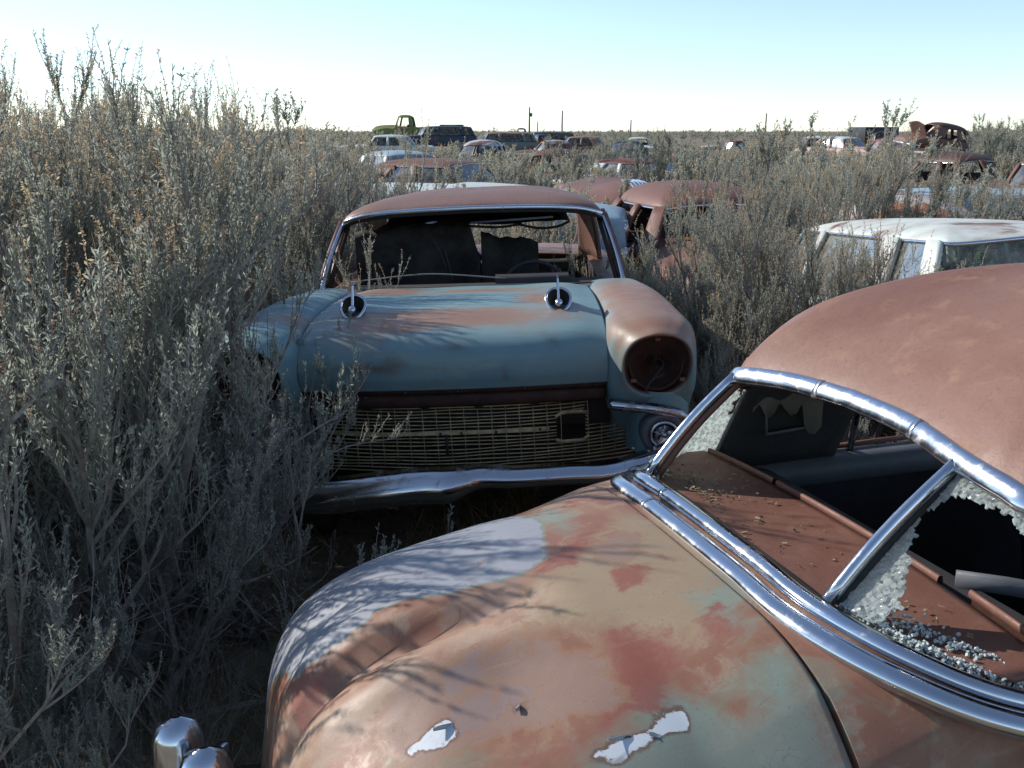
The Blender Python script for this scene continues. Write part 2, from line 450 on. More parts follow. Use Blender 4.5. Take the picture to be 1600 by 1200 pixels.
# ------------------------------------------------------------------ the near rusty sedan, seen over its rear deck
def oxide_mat(name, c1, c2, c3, scale=1.6, rough=.55):
    m, nt, b = new_mat(name); v = obj_vec(nt)
    n1 = noise(nt, scale, 6, .6, .8, v); n2 = noise(nt, scale * 6, 6, .7, .4, v); n3 = noise(nt, scale * 60, 3, .75, 0, v)
    c = mix(nt, maprange(nt, n1, .35, .65), c1, c2)
    c = mix(nt, mathn(nt, 'MULTIPLY', maprange(nt, n2, .52, .72), .7), c, c3)
    c = mix(nt, mathn(nt, 'MULTIPLY', maprange(nt, n3, .5, .75), .35), c, lerp_col(c1, .5))
    st = node(nt, 'ShaderNodeMapping'); nt.links.new(v, st.inputs[0]); st.inputs['Scale'].default_value = (3, 26, 3)
    n4 = noise(nt, 1.5, 5, .7, .5, st.outputs[0]); c = mix(nt, mathn(nt, 'MULTIPLY', maprange(nt, n4, .6, .75), .25), c, lerp_col(c2, 1.35))
    nt.links.new(c, b.inputs['Base Color'])
    nt.links.new(maprange(nt, n2, .3, .75, rough - .1, rough + .18), b.inputs['Roughness']); b.inputs['Specular IOR Level'].default_value = .45
    bump(nt, b, mathn(nt, 'ADD', n3, mathn(nt, 'MULTIPLY', n2, .8)), .22, .003)
    return m

OX_ROOF = oxide_mat("oxidised_roof", (.18, .085, .060), (.22, .118, .085), (.28, .165, .11))
OX_SHELF = oxide_mat("oxidised_shelf", (.15, .065, .045), (.18, .083, .058), (.2, .1, .07), 2.5, .6)

def deck_mat():
    m, nt, b = new_mat("weathered_deck_paint"); v = obj_vec(nt); L = nt.links
    A = lambda n: node(nt, 'ShaderNodeAttribute', attribute_name=n).outputs['Fac']
    n1 = noise(nt, 3.2, 6, .62, 1.0, v); n2 = noise(nt, 16, 6, .68, .6, v); n3 = noise(nt, 120, 4, .75, 0, v); n4 = noise(nt, 340, 2, .8, 0, v)
    wob = mathn(nt, 'ADD', mathn(nt, 'MULTIPLY', mathn(nt, 'SUBTRACT', n1, .5), .30), mathn(nt, 'MULTIPLY', mathn(nt, 'SUBTRACT', n2, .5), .15))
    def lay(c, attr, col, w, k=1., amp=1., off=0.):
        f = maprange(nt, mathn(nt, 'ADD', mathn(nt, 'ADD', A(attr), mathn(nt, 'MULTIPLY', wob, amp)), off), -w, w)
        return mix(nt, mathn(nt, 'MULTIPLY', f, k), c, col), f
    c = mix(nt, maprange(nt, n1, .35, .65), (.225, .10, .062), (.27, .155, .095))
    c = mix(nt, mathn(nt, 'MULTIPLY', maprange(nt, n2, .5, .65), .5), c, (.32, .245, .18))
    # wandering bands of the old green under the red
    ng = noise(nt, 2.3, 5, .6, 1.4, v)
    c = mix(nt, mathn(nt, 'MULTIPLY', maprange(nt, ng, .54, .62), .55), c, (.19, .20, .145))
    c, _ = lay(c, 'ochre', (.29, .225, .14), .06, .8)
    c, _ = lay(c, 'tan', (.36, .27, .20), .05, .65)
    c, _ = lay(c, 'green', (.17, .235, .20), .05, .75)
    c, _ = lay(c, 'red', (.23, .07, .052), .02, .85)
    rim, _ = lay(c, 'lav', (.27, .14, .07), .012, .7, 1., .014); c = rim
    c, _ = lay(c, 'lav', (.24, .165, .14), .02, .65)
    c, _ = lay(c, 'ell', (.27, .14, .07), .012, .5, .7, .008)
    c, _ = lay(c, 'ell', (.22, .16, .15), .008, .8, .7)
    # orange speckle where the bare steel has flash-rusted
    sp = mathn(nt, 'MULTIPLY', maprange(nt, n3, .55, .68), maprange(nt, n1, .4, .6))
    c = mix(nt, mathn(nt, 'MULTIPLY', sp, .35), c, (.27, .15, .07))
    c = mix(nt, mathn(nt, 'MULTIPLY', maprange(nt, n4, .6, .75), .3), c, (.07, .04, .035))
    c, _ = lay(c, 'white', (.16, .22, .18), .006, .8, .35, .008)
    wcol = mix(nt, mathn(nt, 'MULTIPLY', maprange(nt, n2, .60, .66), .8), (.25, .26, .29), (.20, .14, .12))
    c, fw = lay(c, 'white', wcol, .0035, 1., .35)
    # crazing, pitting and run-down streaks in what paint is left
    vo = node(nt, 'ShaderNodeTexVoronoi', i_Scale=42., feature='DISTANCE_TO_EDGE'); vd = node(nt, 'ShaderNodeVectorMath', operation='ADD'); L.new(v, vd.inputs[0])
    nc = node(nt, 'ShaderNodeTexNoise', i_Scale=9.); L.new(v, nc.inputs[0]); vs = node(nt, 'ShaderNodeVectorMath', operation='SCALE'); vs.inputs['Scale'].default_value = .12; L.new(nc.outputs['Color'], vs.inputs[0]); L.new(vs.outputs[0], vd.inputs[1]); L.new(vd.outputs[0], vo.inputs['Vector'])
    crk = mathn(nt, 'MULTIPLY', maprange(nt, vo.outputs[0], .03, .0), maprange(nt, n2, .5, .62))
    c = mix(nt, mathn(nt, 'MULTIPLY', crk, .35), c, (.09, .05, .04))
    mp = node(nt, 'ShaderNodeMapping'); L.new(v, mp.inputs[0]); mp.inputs['Scale'].default_value = (4, 38, 4); mp.inputs['Rotation'].default_value = (0, 0, .15)
    stn = noise(nt, 1.3, 6, .7, .4, mp.outputs[0]); c = mix(nt, mathn(nt, 'MULTIPLY', maprange(nt, stn, .58, .72), .32), c, (.14, .07, .045))
    c = mix(nt, mathn(nt, 'MULTIPLY', maprange(nt, stn, .40, .30), .22), c, (.36, .31, .24))
    pit = noise(nt, 220, 3, .8, .3, v); c = mix(nt, mathn(nt, 'MULTIPLY', maprange(nt, pit, .62, .70), .65), c, (.06, .035, .028))
    pe = mix(nt, maprange(nt, n2, .55, .7), (.52, .55, .58), (.3, .3, .3))
    c, _ = lay(c, 'peel', (.12, .06, .04), .004, .8, .32, .006); c, _ = lay(c, 'peel', pe, .0015, 1., .32)
    L.new(c, b.inputs['Base Color'])
    L.new(maprange(nt, n2, .3, .7, .44, .66), b.inputs['Roughness']); b.inputs['Specular IOR Level'].default_value = .42
    bump(nt, b, mathn(nt, 'ADD', mathn(nt, 'ADD', mathn(nt, 'MULTIPLY', n3, .6), mathn(nt, 'MULTIPLY', fw, .8)), mathn(nt, 'MULTIPLY', maprange(nt, pit, .6, .75), -.8)), .16, .002)
    return m
DECK = deck_mat()

PATCHES = dict(
 white=[[(-0.354, 0.373), (-0.364, 0.194), (-0.374, 0.114), (-0.419, 0.051), (-0.498, 0.026), (-0.582, 0.039), (-0.651, 0.039), (-0.72, 0.062), (-0.772, 0.062), (-0.832, 0.061), (-0.863, 0.05), (-0.908, 0.061), (-0.947, 0.083), (-0.99, 0.222), (-1.03, 0.43), (-0.97, 0.60), (-0.831, 0.60), (-0.6, 0.60), (-0.5, 0.55), (-0.40, 0.48)]],
 lav=[[(-0.776, -0.222), (-0.681, -0.215), (-0.582, -0.231), (-0.494, -0.248), (-0.434, -0.301), (-0.434, -0.384), (-0.479, -0.434), (-0.552, -0.439), (-0.639, -0.418), (-0.804, -0.378), (-0.894, -0.297), (-0.835, -0.253)], [(-.3, .02), (-.22, .05), (-.2, -.03), (-.27, -.05)], [(-.62, .02), (-.5, -.02), (-.56, -.08), (-.72, -.03)]],
 ell=[[(-0.732, -0.325), (-0.67, -0.297), (-0.602, -0.291), (-0.567, -0.327), (-0.587, -0.347), (-0.669, -0.359), (-0.727, -0.352)], [(-.70, -.225), (-.66, -.215), (-.65, -.24), (-.69, -.25)]],
 ochre=[[(-0.30, 0.12), (-0.137, 0.18), (-.07, -.05), (-0.1, -0.291), (-0.268, -0.376), (-0.354, -0.324), (-0.429, -0.249), (-0.494, -0.167), (-0.434, -0.039)]],
 green=[[(-0.168, -0.449), (-0.124, -0.487), (-0.094, -0.627), (-0.112, -0.75), (-.6, -.75), (-0.557, -0.509), (-0.533, -0.463), (-0.419, -0.46), (-0.304, -0.442), (-0.296, -0.471), (-0.261, -0.53)], [(-0.096, -0.2), (-0.117, -0.295), (-0.178, -0.40), (-0.208, -0.364), (-0.19, -0.25)], [(-.36, .36), (-.33, .2), (-.35, .13), (-.30, .12), (-.28, .36)]],
 red=[[(-0.399, -0.272), (-0.319, -0.34), (-0.29, -0.424), (-0.398, -0.443), (-0.479, -0.489), (-0.585, -0.491), (-0.657, -0.461), (-0.533, -0.451), (-0.444, -0.41)], [(-0.33, 0.114), (-0.208, 0.206), (-0.218, 0.117), (-0.354, 0.011), (-0.42, 0.0)], [(-0.976, 0.13), (-0.927, 0.061), (-0.892, 0.011), (-0.896, -0.10), (-0.934, -0.10), (-0.964, 0.011)], [(-.22, -.34), (-.18, -.33), (-.19, -.40), (-.24, -.40)], [(-.3, -.1), (-.2, -.08), (-.22, -.13), (-.32, -.15)]],
 tan=[[(-1.031, 0.2), (-0.964, 0.011), (-0.859, -0.121), (-0.671, -0.026), (-0.489, -0.011), (-0.469, -0.084), (-0.612, -0.166), (-0.753, -0.222), (-0.883, -0.237), (-0.946, -0.222), (-1.04, -.1)]],
 peel=[[(-0.523, -0.493), (-0.479, -0.489), (-0.429, -0.496), (-0.344, -0.488), (-0.349, -0.51), (-0.419, -0.519), (-0.474, -0.529), (-0.533, -0.51)], [(-0.806, -0.345), (-0.774, -0.332), (-0.732, -0.325), (-0.731, -0.359), (-0.764, -0.365)], [(-.62, -.352), (-.59, -.345), (-.595, -.36), (-.615, -.362)]])

def build_near_sedan():
    car = empty('rusty_sedan', (.478, 2.124, 0), (0, 0, R(18)), 'near rusty sedan with dented rear deck, white patch and broken rear window in chrome trim', 'car', 'wrecked cars in the junkyard')
    # ---- rear deck and quarters
    U, V, Z = fg_rear(230, 300); Zd = fg_dent(U, V, Z)
    fld_of = lambda u, v: {k: np.max([poly_sd(np.stack([u.ravel(), v.ravel()], -1), p) for p in ps], axis=0) for k, ps in PATCHES.items()}
    P = np.stack([U, V, Zd], -1); nu, nv = U.shape
    jl = int(nv * .115); seam = -.118                      # the lid spans columns jl..nv-jl
    def resample(a0, a1, m, js, dz=0.):
        out = np.zeros((m, len(js), 3))
        for q, j in enumerate(js):
            w = np.linspace(a0[j], a1[j], m)
            for k in range(3): out[:, q, k] = np.interp(w, np.arange(nu), P[:, j, k])
        out[..., 2] += dz; return out
    cross = np.array([np.interp(-seam, -U[:, j], np.arange(nu)) for j in range(nv)])
    end = np.full(nv, nu - 1.); zero = np.zeros(nv); js = np.arange(jl, nv - jl); gap = .75
    mb = MB()
    front = resample(zero, np.maximum(cross - gap, .5), 30, js); mb.grid(front, flip=True)
    under = resample(cross - gap, end, 120, js, -.03); mb.grid(under, flip=True)
    mb.grid(np.stack([front[-1], under[0]]), flip=True)
    for jj in (np.arange(0, jl + 1), np.arange(nv - jl - 1, nv)): mb.grid(P[:, jj], flip=True)
    Vb = np.vstack(mb.V); me = make_mesh('body', Vb, mb.F, DECK, True, attrs=fld_of(Vb[:, 0], Vb[:, 1])); obj('body', me, car)
    L_ = resample(cross + .25, end - 1, 230, js[1:-1]); L_[..., 2] += .002
    me = make_mesh('trunk_lid', L_.reshape(-1, 3), grid_faces(*L_.shape[:2], flip=True), DECK, True, attrs=fld_of(L_[..., 0], L_[..., 1]))
    o = obj('trunk_lid', me, car, solid=.008); o['label'] = 'dented rusty lid with a bare white patch'
    # curled strips of lifted paint
    FLK = plain('flake_paint', (.40, .42, .42), .5)
    for (u, v, s_, a) in ((-.735, -.338, .030, .35), (-.600, -.352, .014, .6), (-.46, -.497, .034, .1), (-.40, -.515, .022, -.3)):
        i = np.argmin((U - u) ** 2 + (V - v) ** 2); c = P.reshape(-1, 3)[i]
        x = np.linspace(-1, 1, 12); w = np.linspace(0, 1, 9); X, Wg = np.meshgrid(x, w, indexing='ij')
        ph = Wg * (2.2 + .9 * np.sin(2.3 * X + a * 5)); rr_ = .0045 * (1 - .35 * X ** 2)
        g = np.stack([X * s_, rr_ * np.sin(ph), .0012 + rr_ * (1 - np.cos(ph))], -1); ca, sa = math.cos(a), math.sin(a); g = g @ np.array([[ca, sa, 0], [-sa, ca, 0], [0, 0, 1]])
        g = g @ np.array(Matrix.Rotation(.25, 3, 'Y')).T
        mb = MB(); mb.grid(g + c); mb.build('paint_flake', FLK, car, solid=.0006)
    # ---- belt and roof-edge curves (half, rear centre -> front centre)
    def bz(v, n): return .30 + .755 * max(0, 1 - (abs(v) / .92) ** n) ** .5
    Bc = np.array([(0, 0, 1.055), (0, .2, 1.053), (.0, .39, 1.048), (.07, .57, 1.025), (.20, .68, .985), (.42, .725, .945), (.8, .745, .935), (1.3, .75, .93), (1.8, .74, .93), (2.1, .70, .95), (2.32, .55, 1.0), (2.42, .3, 1.03), (2.45, 0, 1.04)])
    Tc = np.array([(.33, 0, 1.345), (.315, .2, 1.34), (.278, .38, 1.322), (.262, .50, 1.31), (.285, .585, 1.294), (.50, .625, 1.283), (.85, .62, 1.295), (1.3, .62, 1.31), (1.65, .61, 1.32), (1.82, .585, 1.33), (1.93, .45, 1.36), (1.98, .25, 1.38), (2.0, 0, 1.39)])
    def bend(G):
        c = np.stack([G[..., 0], G[..., 1]], -1); G = G.copy(); G[..., 2] += .006 * fbm(c * 2.2, 9, 3); G[..., 0] -= .068 * G[..., 1]; G[..., 0] += .16 * smooth01((G[..., 1] - .34) / .25) * smooth01((1.0 - G[..., 0]) / .5); return G
    greenhouse(car, Bc, Tc, [(0, 4.6, 'open'), (4.75, 6.05, 'pillar'), (7.1, 7.35, 'pillar'), (8.6, 9.3, 'pillar')], 1.635, 1.12, OX_ROOF, OX_ROOF, GLASS, None, p=2.15, q=.80, K=34, n=10, roofpost=bend)
    n = 12; Bh, Th = half_curve(Bc, n), half_curve(Tc, n)
    # rear window surround: two parallel bright mouldings below, one above
    i1 = int(5.0 * n)
    def full(h, i): h = h[:i + 1]; return np.vstack([mirror_y(h)[::-1], h[1:]])
    bl = full(Bh, i1); tl = full(Th, i1); tl[:, 0] -= .068 * tl[:, 1]; tl[:, 0] += .10 * smooth01((tl[:, 1] - .36) / .22)
    for q_ in (bl, tl): q_[:, 2] -= .04 * smooth01((q_[:, 1] - .34) / .2); q_[:, 0] += .06 * smooth01((q_[:, 1] - .36) / .2)
    nrm = np.gradient(bl, axis=0); nrm = np.stack([nrm[:, 1], -nrm[:, 0], np.zeros(len(nrm))], -1); nrm /= np.linalg.norm(nrm, axis=1)[:, None]
    out = -nrm if (nrm[len(nrm) // 2, 0] > 0) else nrm    # points rearward / outward
    half_round = [(math.cos(t) * 1.0, math.sin(t) * .72) for t in np.linspace(0, 2 * np.pi, 14, endpoint=False)]
    upv = np.tile([0, 0, 1.], (len(bl), 1))
    m1 = MB(); m1.tube(bl + out * .014 + [0, 0, .012], .027, prof=half_round, up=out * 1.0 + [0, 0, .4]); m1.build('rear_window_moulding', CHROME, car)
    m2 = MB(); m2.tube(bl + out * .068 + [0, 0, -.006], .032, prof=half_round, up=out * 1.0 + [0, 0, .25]); m2.build('rear_window_moulding', CHROME, car)
    m3 = MB(); m3.tube(bl + out * -.020 + [0, 0, .002], .012, 6); m3.build('rubber_seal', RUBBER, car)
    flat = [(math.cos(t) * 1.0, math.sin(t) * .42) for t in np.linspace(0, 2 * np.pi, 14, endpoint=False)]
    nt_ = np.gradient(tl, axis=0); o2 = np.stack([-nt_[:, 1], nt_[:, 0], np.zeros(len(tl))], -1); o2 /= np.linalg.norm(o2, axis=1)[:, None]
    if o2[len(o2) // 2, 0] > 0: o2 = -o2
    m4 = MB(); m4.tube(tl + o2 * .010 + [0, 0, .004], .024, prof=flat, up=np.tile([.5, 0, .8], (len(tl), 1))); m4.build('rear_window_moulding', CHROME, car)
    nn_ = len(bl) // 2
    for base_, r_, pf, upx, ks in ((bl + out * .014 + [0, 0, .012], .0278, half_round, out * 1.0 + [0, 0, .4], (nn_ + 14,)), (bl + out * .068 + [0, 0, -.006], .033, half_round, out * 1.0 + [0, 0, .25], (nn_ + 13,)), (tl + o2 * .010 + [0, 0, .004], .025, flat, np.tile([.5, 0, .8], (len(tl), 1)), (nn_ - 14, nn_ + 6))):
        for k_ in ks:
            mj = MB(); pj = catmull(base_[k_ - 1:k_ + 2], 5)[1:4]; mj.tube(pj, r_, prof=pf, up=upx[k_ - 1:k_ + 2]); mj.build('moulding_joint', CHROME_OLD, car)
    m5 = MB(); m5.tube(tl + o2 * -.012 + [0, 0, -.016], .013, 6); m5.build('rubber_seal', RUBBER, car)
    for s in (1, -1):
        a = np.array([.012, s * .392, 1.068]); b = np.array([.272 - s * .026, s * .380, 1.318])
        p = np.linspace(0, 1, 10)[:, None]; line = a + (b - a) * p + np.array([-.012, 0, .006]) * np.sin(np.pi * p)
        mb = MB(); mb.tube(line, .0165, prof=[(math.cos(t), .75 * math.sin(t)) for t in np.linspace(0, 2 * np.pi, 12, endpoint=False)]); mb.build('window_divider', CHROME, car)
        mb = MB(); mb.tube(line + [.022, 0, -.008], .012, 8); mb.build('rubber_seal', RUST_MAT if s > 0 else RUBBER, car)
    # ---- shattered side panes
    def pane(sg, keep, name='broken_glass'):
        nn = 60; j0, j1 = int(2.0 * n), int(4.75 * n)
        b_, t_ = catmull(Bh[j0:j1 + 1], nn), catmull(Th[j0:j1 + 1], nn); t_[:, 0] -= .068 * sg * t_[:, 1]; t_[:, 0] += (.10 if sg > 0 else 0) * smooth01((t_[:, 1] - .36) / .22)
        s = np.linspace(0.03, .97, nn)[None, :, None]; G = b_[:, None] * (1 - s) + t_[:, None] * s
        G[..., 0] += .012
        if sg > 0: G[..., 0] += (1 - s[..., 0]) * .06 * smooth01((G[..., 1] - .36) / .2); G[..., 2] -= .03 * smooth01((G[..., 1] - .34) / .2)
        if sg < 0: G = mirror_y(G)
        A, B_ = np.meshgrid(np.linspace(0, 1, nn), np.linspace(0, 1, nn), indexing='ij')
        k = keep(A, B_); F = grid_faces(nn, nn); kf = k.ravel()[F].all(axis=1); F = F[kf]
        used = np.unique(F); rm = np.full(nn * nn, -1); rm[used] = np.arange(len(used))
        rs = np.random.RandomState(4); Vv = G.reshape(-1, 3)[used] + rs.normal(size=(len(used), 3)) * .0012
        obj(name, make_mesh(name, Vv, rm[F], CRAZED, False), car, solid=.005)
    def jag(A, B_, s): return .035 * fbm(np.stack([A, B_], -1) * 9, s, 3) + .02 * fbm(np.stack([A, B_], -1) * 30, s + 1, 2)
    pane(1, lambda A, B_: (A < .97 - .1 * B_ + jag(A, B_, 5)))
    pane(-1, lambda A, B_: ((A < (.20 - .13 * smooth01((B_ - .25) / .35)) + jag(A, B_, 2)) | (B_ > .80 + .08 * np.sin(A * 5) + jag(A, B_, 6)) & (A < .75)) & ((B_ > .02)))
    # crumbs of safety glass along the sill
    rs = np.random.RandomState(7); mb = MB()
    for sg, cnt in ((-1, 1000), (1, 900)):
        for k in range(cnt):
            j = rs.uniform(2.15, 4.6); q = Bh[int(j * n)].copy()
            if sg < 0 and k % 3 == 0: q = q + np.array([.04 + abs(rs.normal()) * .018, -.012, .0])
            q = q + np.array([.024 + abs(rs.normal()) * .012, -.015 - abs(rs.normal()) * .010, .004 + rs.uniform(0, .018)]); q[1] *= sg
            s = rs.uniform(.002, .0058); rot = np.array(Matrix.Rotation(rs.uniform(0, 6), 3, Vector(rs.normal(size=3)).normalized()))
            mb.box(q, (s * 1.3, s, s), rot)
    o = mb.build('glass_crumbs', plain('glass_crumb', (.50, .56, .53), .1, spec=1., bmp=0), car, smooth=False); o['kind'] = 'stuff'
    # ---- package shelf with its raised front lip
    def shelf_edge(v): return .305 + .03 * np.cos(v * 2.2)
    vs = np.linspace(-.66, .64, 50); us = np.linspace(0, 1, 16)
    UU, VV = np.meshgrid(us, vs, indexing='ij'); st = np.interp(np.abs(VV), [0, .39, .57, .68], [.03, .03, .10, .24])
    X = st + (shelf_edge(VV) - st) * UU
    Zs = 1.036 + .003 * fbm(np.stack([X, VV], -1) * 5, 5) - .012 * (np.abs(VV) / .6) ** 3
    mb = MB(); mb.grid(np.stack([X, VV, Zs], -1)); 
    mb.build('package_shelf', OX_SHELF, car, solid=.012)
    def lip(v0, v1, du=0.):
        vv = np.linspace(v0, v1, 40); pr = [(-.002, 0), (.0, .012), (.004, .015), (.012, .012), (.015, .0), (.014, -.045), (.010, -.045), (.010, -.004)]
        G = np.array([[(shelf_edge(v) + a + du, v, 1.036 + b - .012 * (abs(v) / .6) ** 3) for (a, b) in pr] for v in vv]); m_ = MB(); m_.grid(G, wv=True); m_.build('shelf_lip', OX_SHELF, car)
    lip(.62, .30); lip(.285, -.33); lip(-.40, -.64, .02)
    # seat-back rail sticking out of the broken near corner
    mb = MB(); mb.tube(np.array([(.345, -.36, 1.052), (.42, -.42, 1.052), (.62, -.60, 1.045)]), .014, prof=[(-1, -.8), (1.2, -.8), (1.5, 0), (1.2, .8), (-1, .8)], up=(0, 0, 1)); mb.build('seat_rail', GREYMETAL, car)
    # litter blown into the far corner of the shelf
    rs = np.random.RandomState(12); mb = MB()
    for k in range(260):
        q = np.array([.08 + abs(rs.normal()) * .07, .36 + rs.normal() * .09, 1.043 + rs.uniform(0, .006)]); 
        if k % 4 == 0: q = np.array([rs.uniform(.05, .28), rs.uniform(-.55, .4), 1.040])
        mb.box(q, (rs.uniform(.003, .016), rs.uniform(.002, .006), .0012), np.array(Matrix.Rotation(rs.uniform(0, 6), 3, Vector((rs.normal() * .3, rs.normal() * .3, 1)).normalized())))
    o = mb.build('leaf_litter', plain('leaf_litter', (.16, .11, .06), .9, col2=(.30, .24, .15), scale=60), car, smooth=False); o['kind'] = 'stuff'
    # ---- inside of the cabin
    for s in (1, -1):
        # beltline rail under the side windows, with a folded lower edge
        us = np.linspace(.44, 2.1, 20); pr = [(.735, .945), (.70, .943), (.665, .935), (.655, .90), (.66, .865), (.675, .855), (.70, .85)]
        G = np.array([[(u, s * a, b) for (a, b) in pr] for u in us]); mb = MB(); mb.grid(G, flip=s > 0); mb.build('belt_rail', GREYMETAL, car, solid=.004)
        mb = MB(); G = np.array([[(u, s * (.725 + .05 * math.sin(w * 3)), z) for w, z in zip(np.linspace(0, 1, 6), np.linspace(.93, .3, 6))] for u in np.linspace(.3, 2.4, 14)]); mb.grid(G); mb.build('inner_panel', BLACK, car)
        # quarter window: bright vent bar, reddish lower frame
        mb = MB(); mb.tube([(.885, s * .715, .94), (.862, s * .66, 1.10), (.85, s * .625, 1.28)], .012, 8); mb.build('vent_bar', CHROME_OLD, car)
        mb = MB(); mb.tube([(.76, s * .73, .955), (1.0, s * .737, .958), (1.27, s * .737, .958)], .009, 6); mb.build('window_frame', RUST_MAT, car)
    # C-pillar trim with torn lining and the metal lamp frame
    for s in (1, -1):
        b0, b1 = half_curve(Bc, 10)[int(47.5):61], half_curve(Tc, 10)[int(47.5):61]
        w = np.linspace(0, 1, 8)[None, :, None]; G = b0[:, None] * (1 - w) + b1[:, None] * w; G[..., 1] -= .045; G[..., 0] += .01
        if s < 0: G = mirror_y(G)
        mb = MB(); mb.grid(G, flip=s > 0); mb.build('pillar_trim', BLACK, car, solid=.006)
        c = G[6, 4] + np.array([.0, -s * .01, -.03])
        mb = MB(); mb.tube([c + [-.07, 0, .05], c + [-.065, 0, -.045], c + [.075, 0, -.035], c + [.08, 0, .05], c + [-.07, 0, .05]], .006, 6); mb.build('lamp_frame', GREYMETAL, car)
        rs = np.random.RandomState(3); x = np.linspace(-.12, .12, 14); top = c[2] + .10 + 0 * x; bot = c[2] + .06 - .05 * np.abs(np.sin(x * 40 + 1)) - .07 * (x > .06)
        Gp = np.stack([np.stack([c[0] + x, np.full(14, c[1] - s * .01) - s * .004 * np.sin(x * 60), zz], -1) for zz in (top, bot)], 0)
        mb = MB(); mb.grid(Gp); mb.build('torn_lining', plain('torn_lining', (.20, .18, .15), .9), car, solid=.002)
        # rubber channels of the far pane
        for off in (.0, .028):
            e = half_curve(Bc, 10)[48] + [off, -.03 - off * .3, 0]; g = half_curve(Tc, 10)[48] + [off, -.03, 0]
            e[1] *= s; g[1] *= s; mb = MB(); mb.tube([e, (e + g) / 2, g], .010, 6); mb.build('rubber_seal', GREYMETAL, car)
    # seats and floor
    mb = MB(); net = [[(.62, v, .45), (.52, v, .62), (.44, v, .80), (.40, v, .90), (.46, v, .935), (.56, v, .90), (.62, v, .78)] for v in (-.64, -.3, 0, .3, .64)]
    mb.grid(patch(net, 30, 30)); mb.build('rear_seat', BLACK, car, solid=.02)
    mb = MB(); net = [[(1.62, v, .35), (1.56, v, .62), (1.50, v, .86), (1.54, v, .90), (1.62, v, .86), (1.68, v, .6)] for v in (-.62, 0, .62)]
    mb.grid(patch(net, 20, 30)); mb.build('front_seat', BLACK, car, solid=.02)
    mb = MB(); mb.box((1.2, 0, .32), (2.6, 1.5, .04)); mb.box((.30, 0, .66), (.02, 1.3, .68)); mb.build('floor_pan', BLACK, car)
    # ---- flanks, bonnet and nose ahead of the rear deck
    for s in (1, -1):
        nn = 44; us = np.linspace(.40, 2.45, nn)
        Bs = half_curve(Bc, 20); ub = Bs[:, 0]; rows = []
        for u in us:
            i = np.argmin(np.abs(ub - u) + (np.arange(len(ub)) < 60) * 9); v0, z0 = Bs[i, 1], Bs[i, 2]
            v0 = np.interp(u, [.42, 2.0, 2.45], [.727, .74, .66]); z0 = np.interp(u, [.42, .8, 2.0, 2.45], [.945, .935, .93, .98])
            rows.append([(u, s * v0, z0), (u, s * (v0 + .07), z0 - .04), (u, s * .885, .80), (u, s * .92, .62), (u, s * .91, .42), (u, s * .89, .30)])
        mb = MB(); mb.grid(patch(rows, nn, 20), flip=s < 0); mb.build('flank', OX_ROOF, car, solid=.01)
    net = []
    for (u, z, w) in ((2.40, 1.02, .70), (2.9, 1.02, .62), (3.4, .97, .52), (3.75, .88, .45), (3.9, .7, .42), (3.92, .4, .40)):
        net.append([(u - (.35 if abs(v) > .99 else 0), v * .92, zz) for v, zz in ((-1, .3), (-.98, .62), (-.86, min(z, .86)), (-.5, z - .05), (0, z), (.5, z - .05), (.86, min(z, .86)), (.98, .62), (1, .3))])
    mb = MB(); mb.grid(patch(net, 50, 70)); mb.build('bonnet', OX_ROOF, car, solid=.01)
    # ---- rear bumper with overriders
    pr = [(.9, -.5), (1, 0), (.9, .5), (.2, .95), (-.9, 1), (-1, 0), (-.9, -1), (.2, -.95)]
    pts = catmull([(-1.13, .50, .36), (-1.18, .4, .37), (-1.22, .25, .37), (-1.25, 0, .38), (-1.22, -.6, .42), (-1.14, -.9, .41), (-.95, -.98, .40)], 60)
    o3 = pts - [0, 0, 0]; o3[:, 2] = 0; o3 /= np.linalg.norm(o3, axis=1)[:, None]
    mb = MB(); mb.tube(pts, .06, prof=[(a * .45, b * 1.1) for a, b in pr], up=o3); mb.build('rear_bumper', CHROME, car)
    for v, uo in ((.345, 0), (-.44, 0), (.20, .06)):
        mb = MB(); zs = [.26, .32, .45, .56, .595, .61]; ws = [.03, .045, .052, .047, .03, .004]; hs = [.03, .05, .065, .06, .045, .01]
        an = np.linspace(0, 2 * np.pi, 18, endpoint=False)
        G = np.array([[(-1.225 + uo - h * math.cos(t), v + w * math.sin(t), z) for t in an] for z, w, h in zip(zs, ws, hs)]); mb.grid(G, wv=True); mb.build('overrider', CHROME, car)
    for v in (.5, -.5): 
        mb = MB(); mb.tube([(-1.2, v * .8, .40), (-1.0, v * .8, .38), (-.9, v * .8, .36)], .02, 8); mb.build('bumper_bracket', DARK_RUST, car)
    for (x, y) in ((-.35, .76), (-.35, -.76), (2.75, .76), (2.75, -.76)): wheel(car, (x, y, .30), .32)
    return car
near_sedan = build_near_sedan()
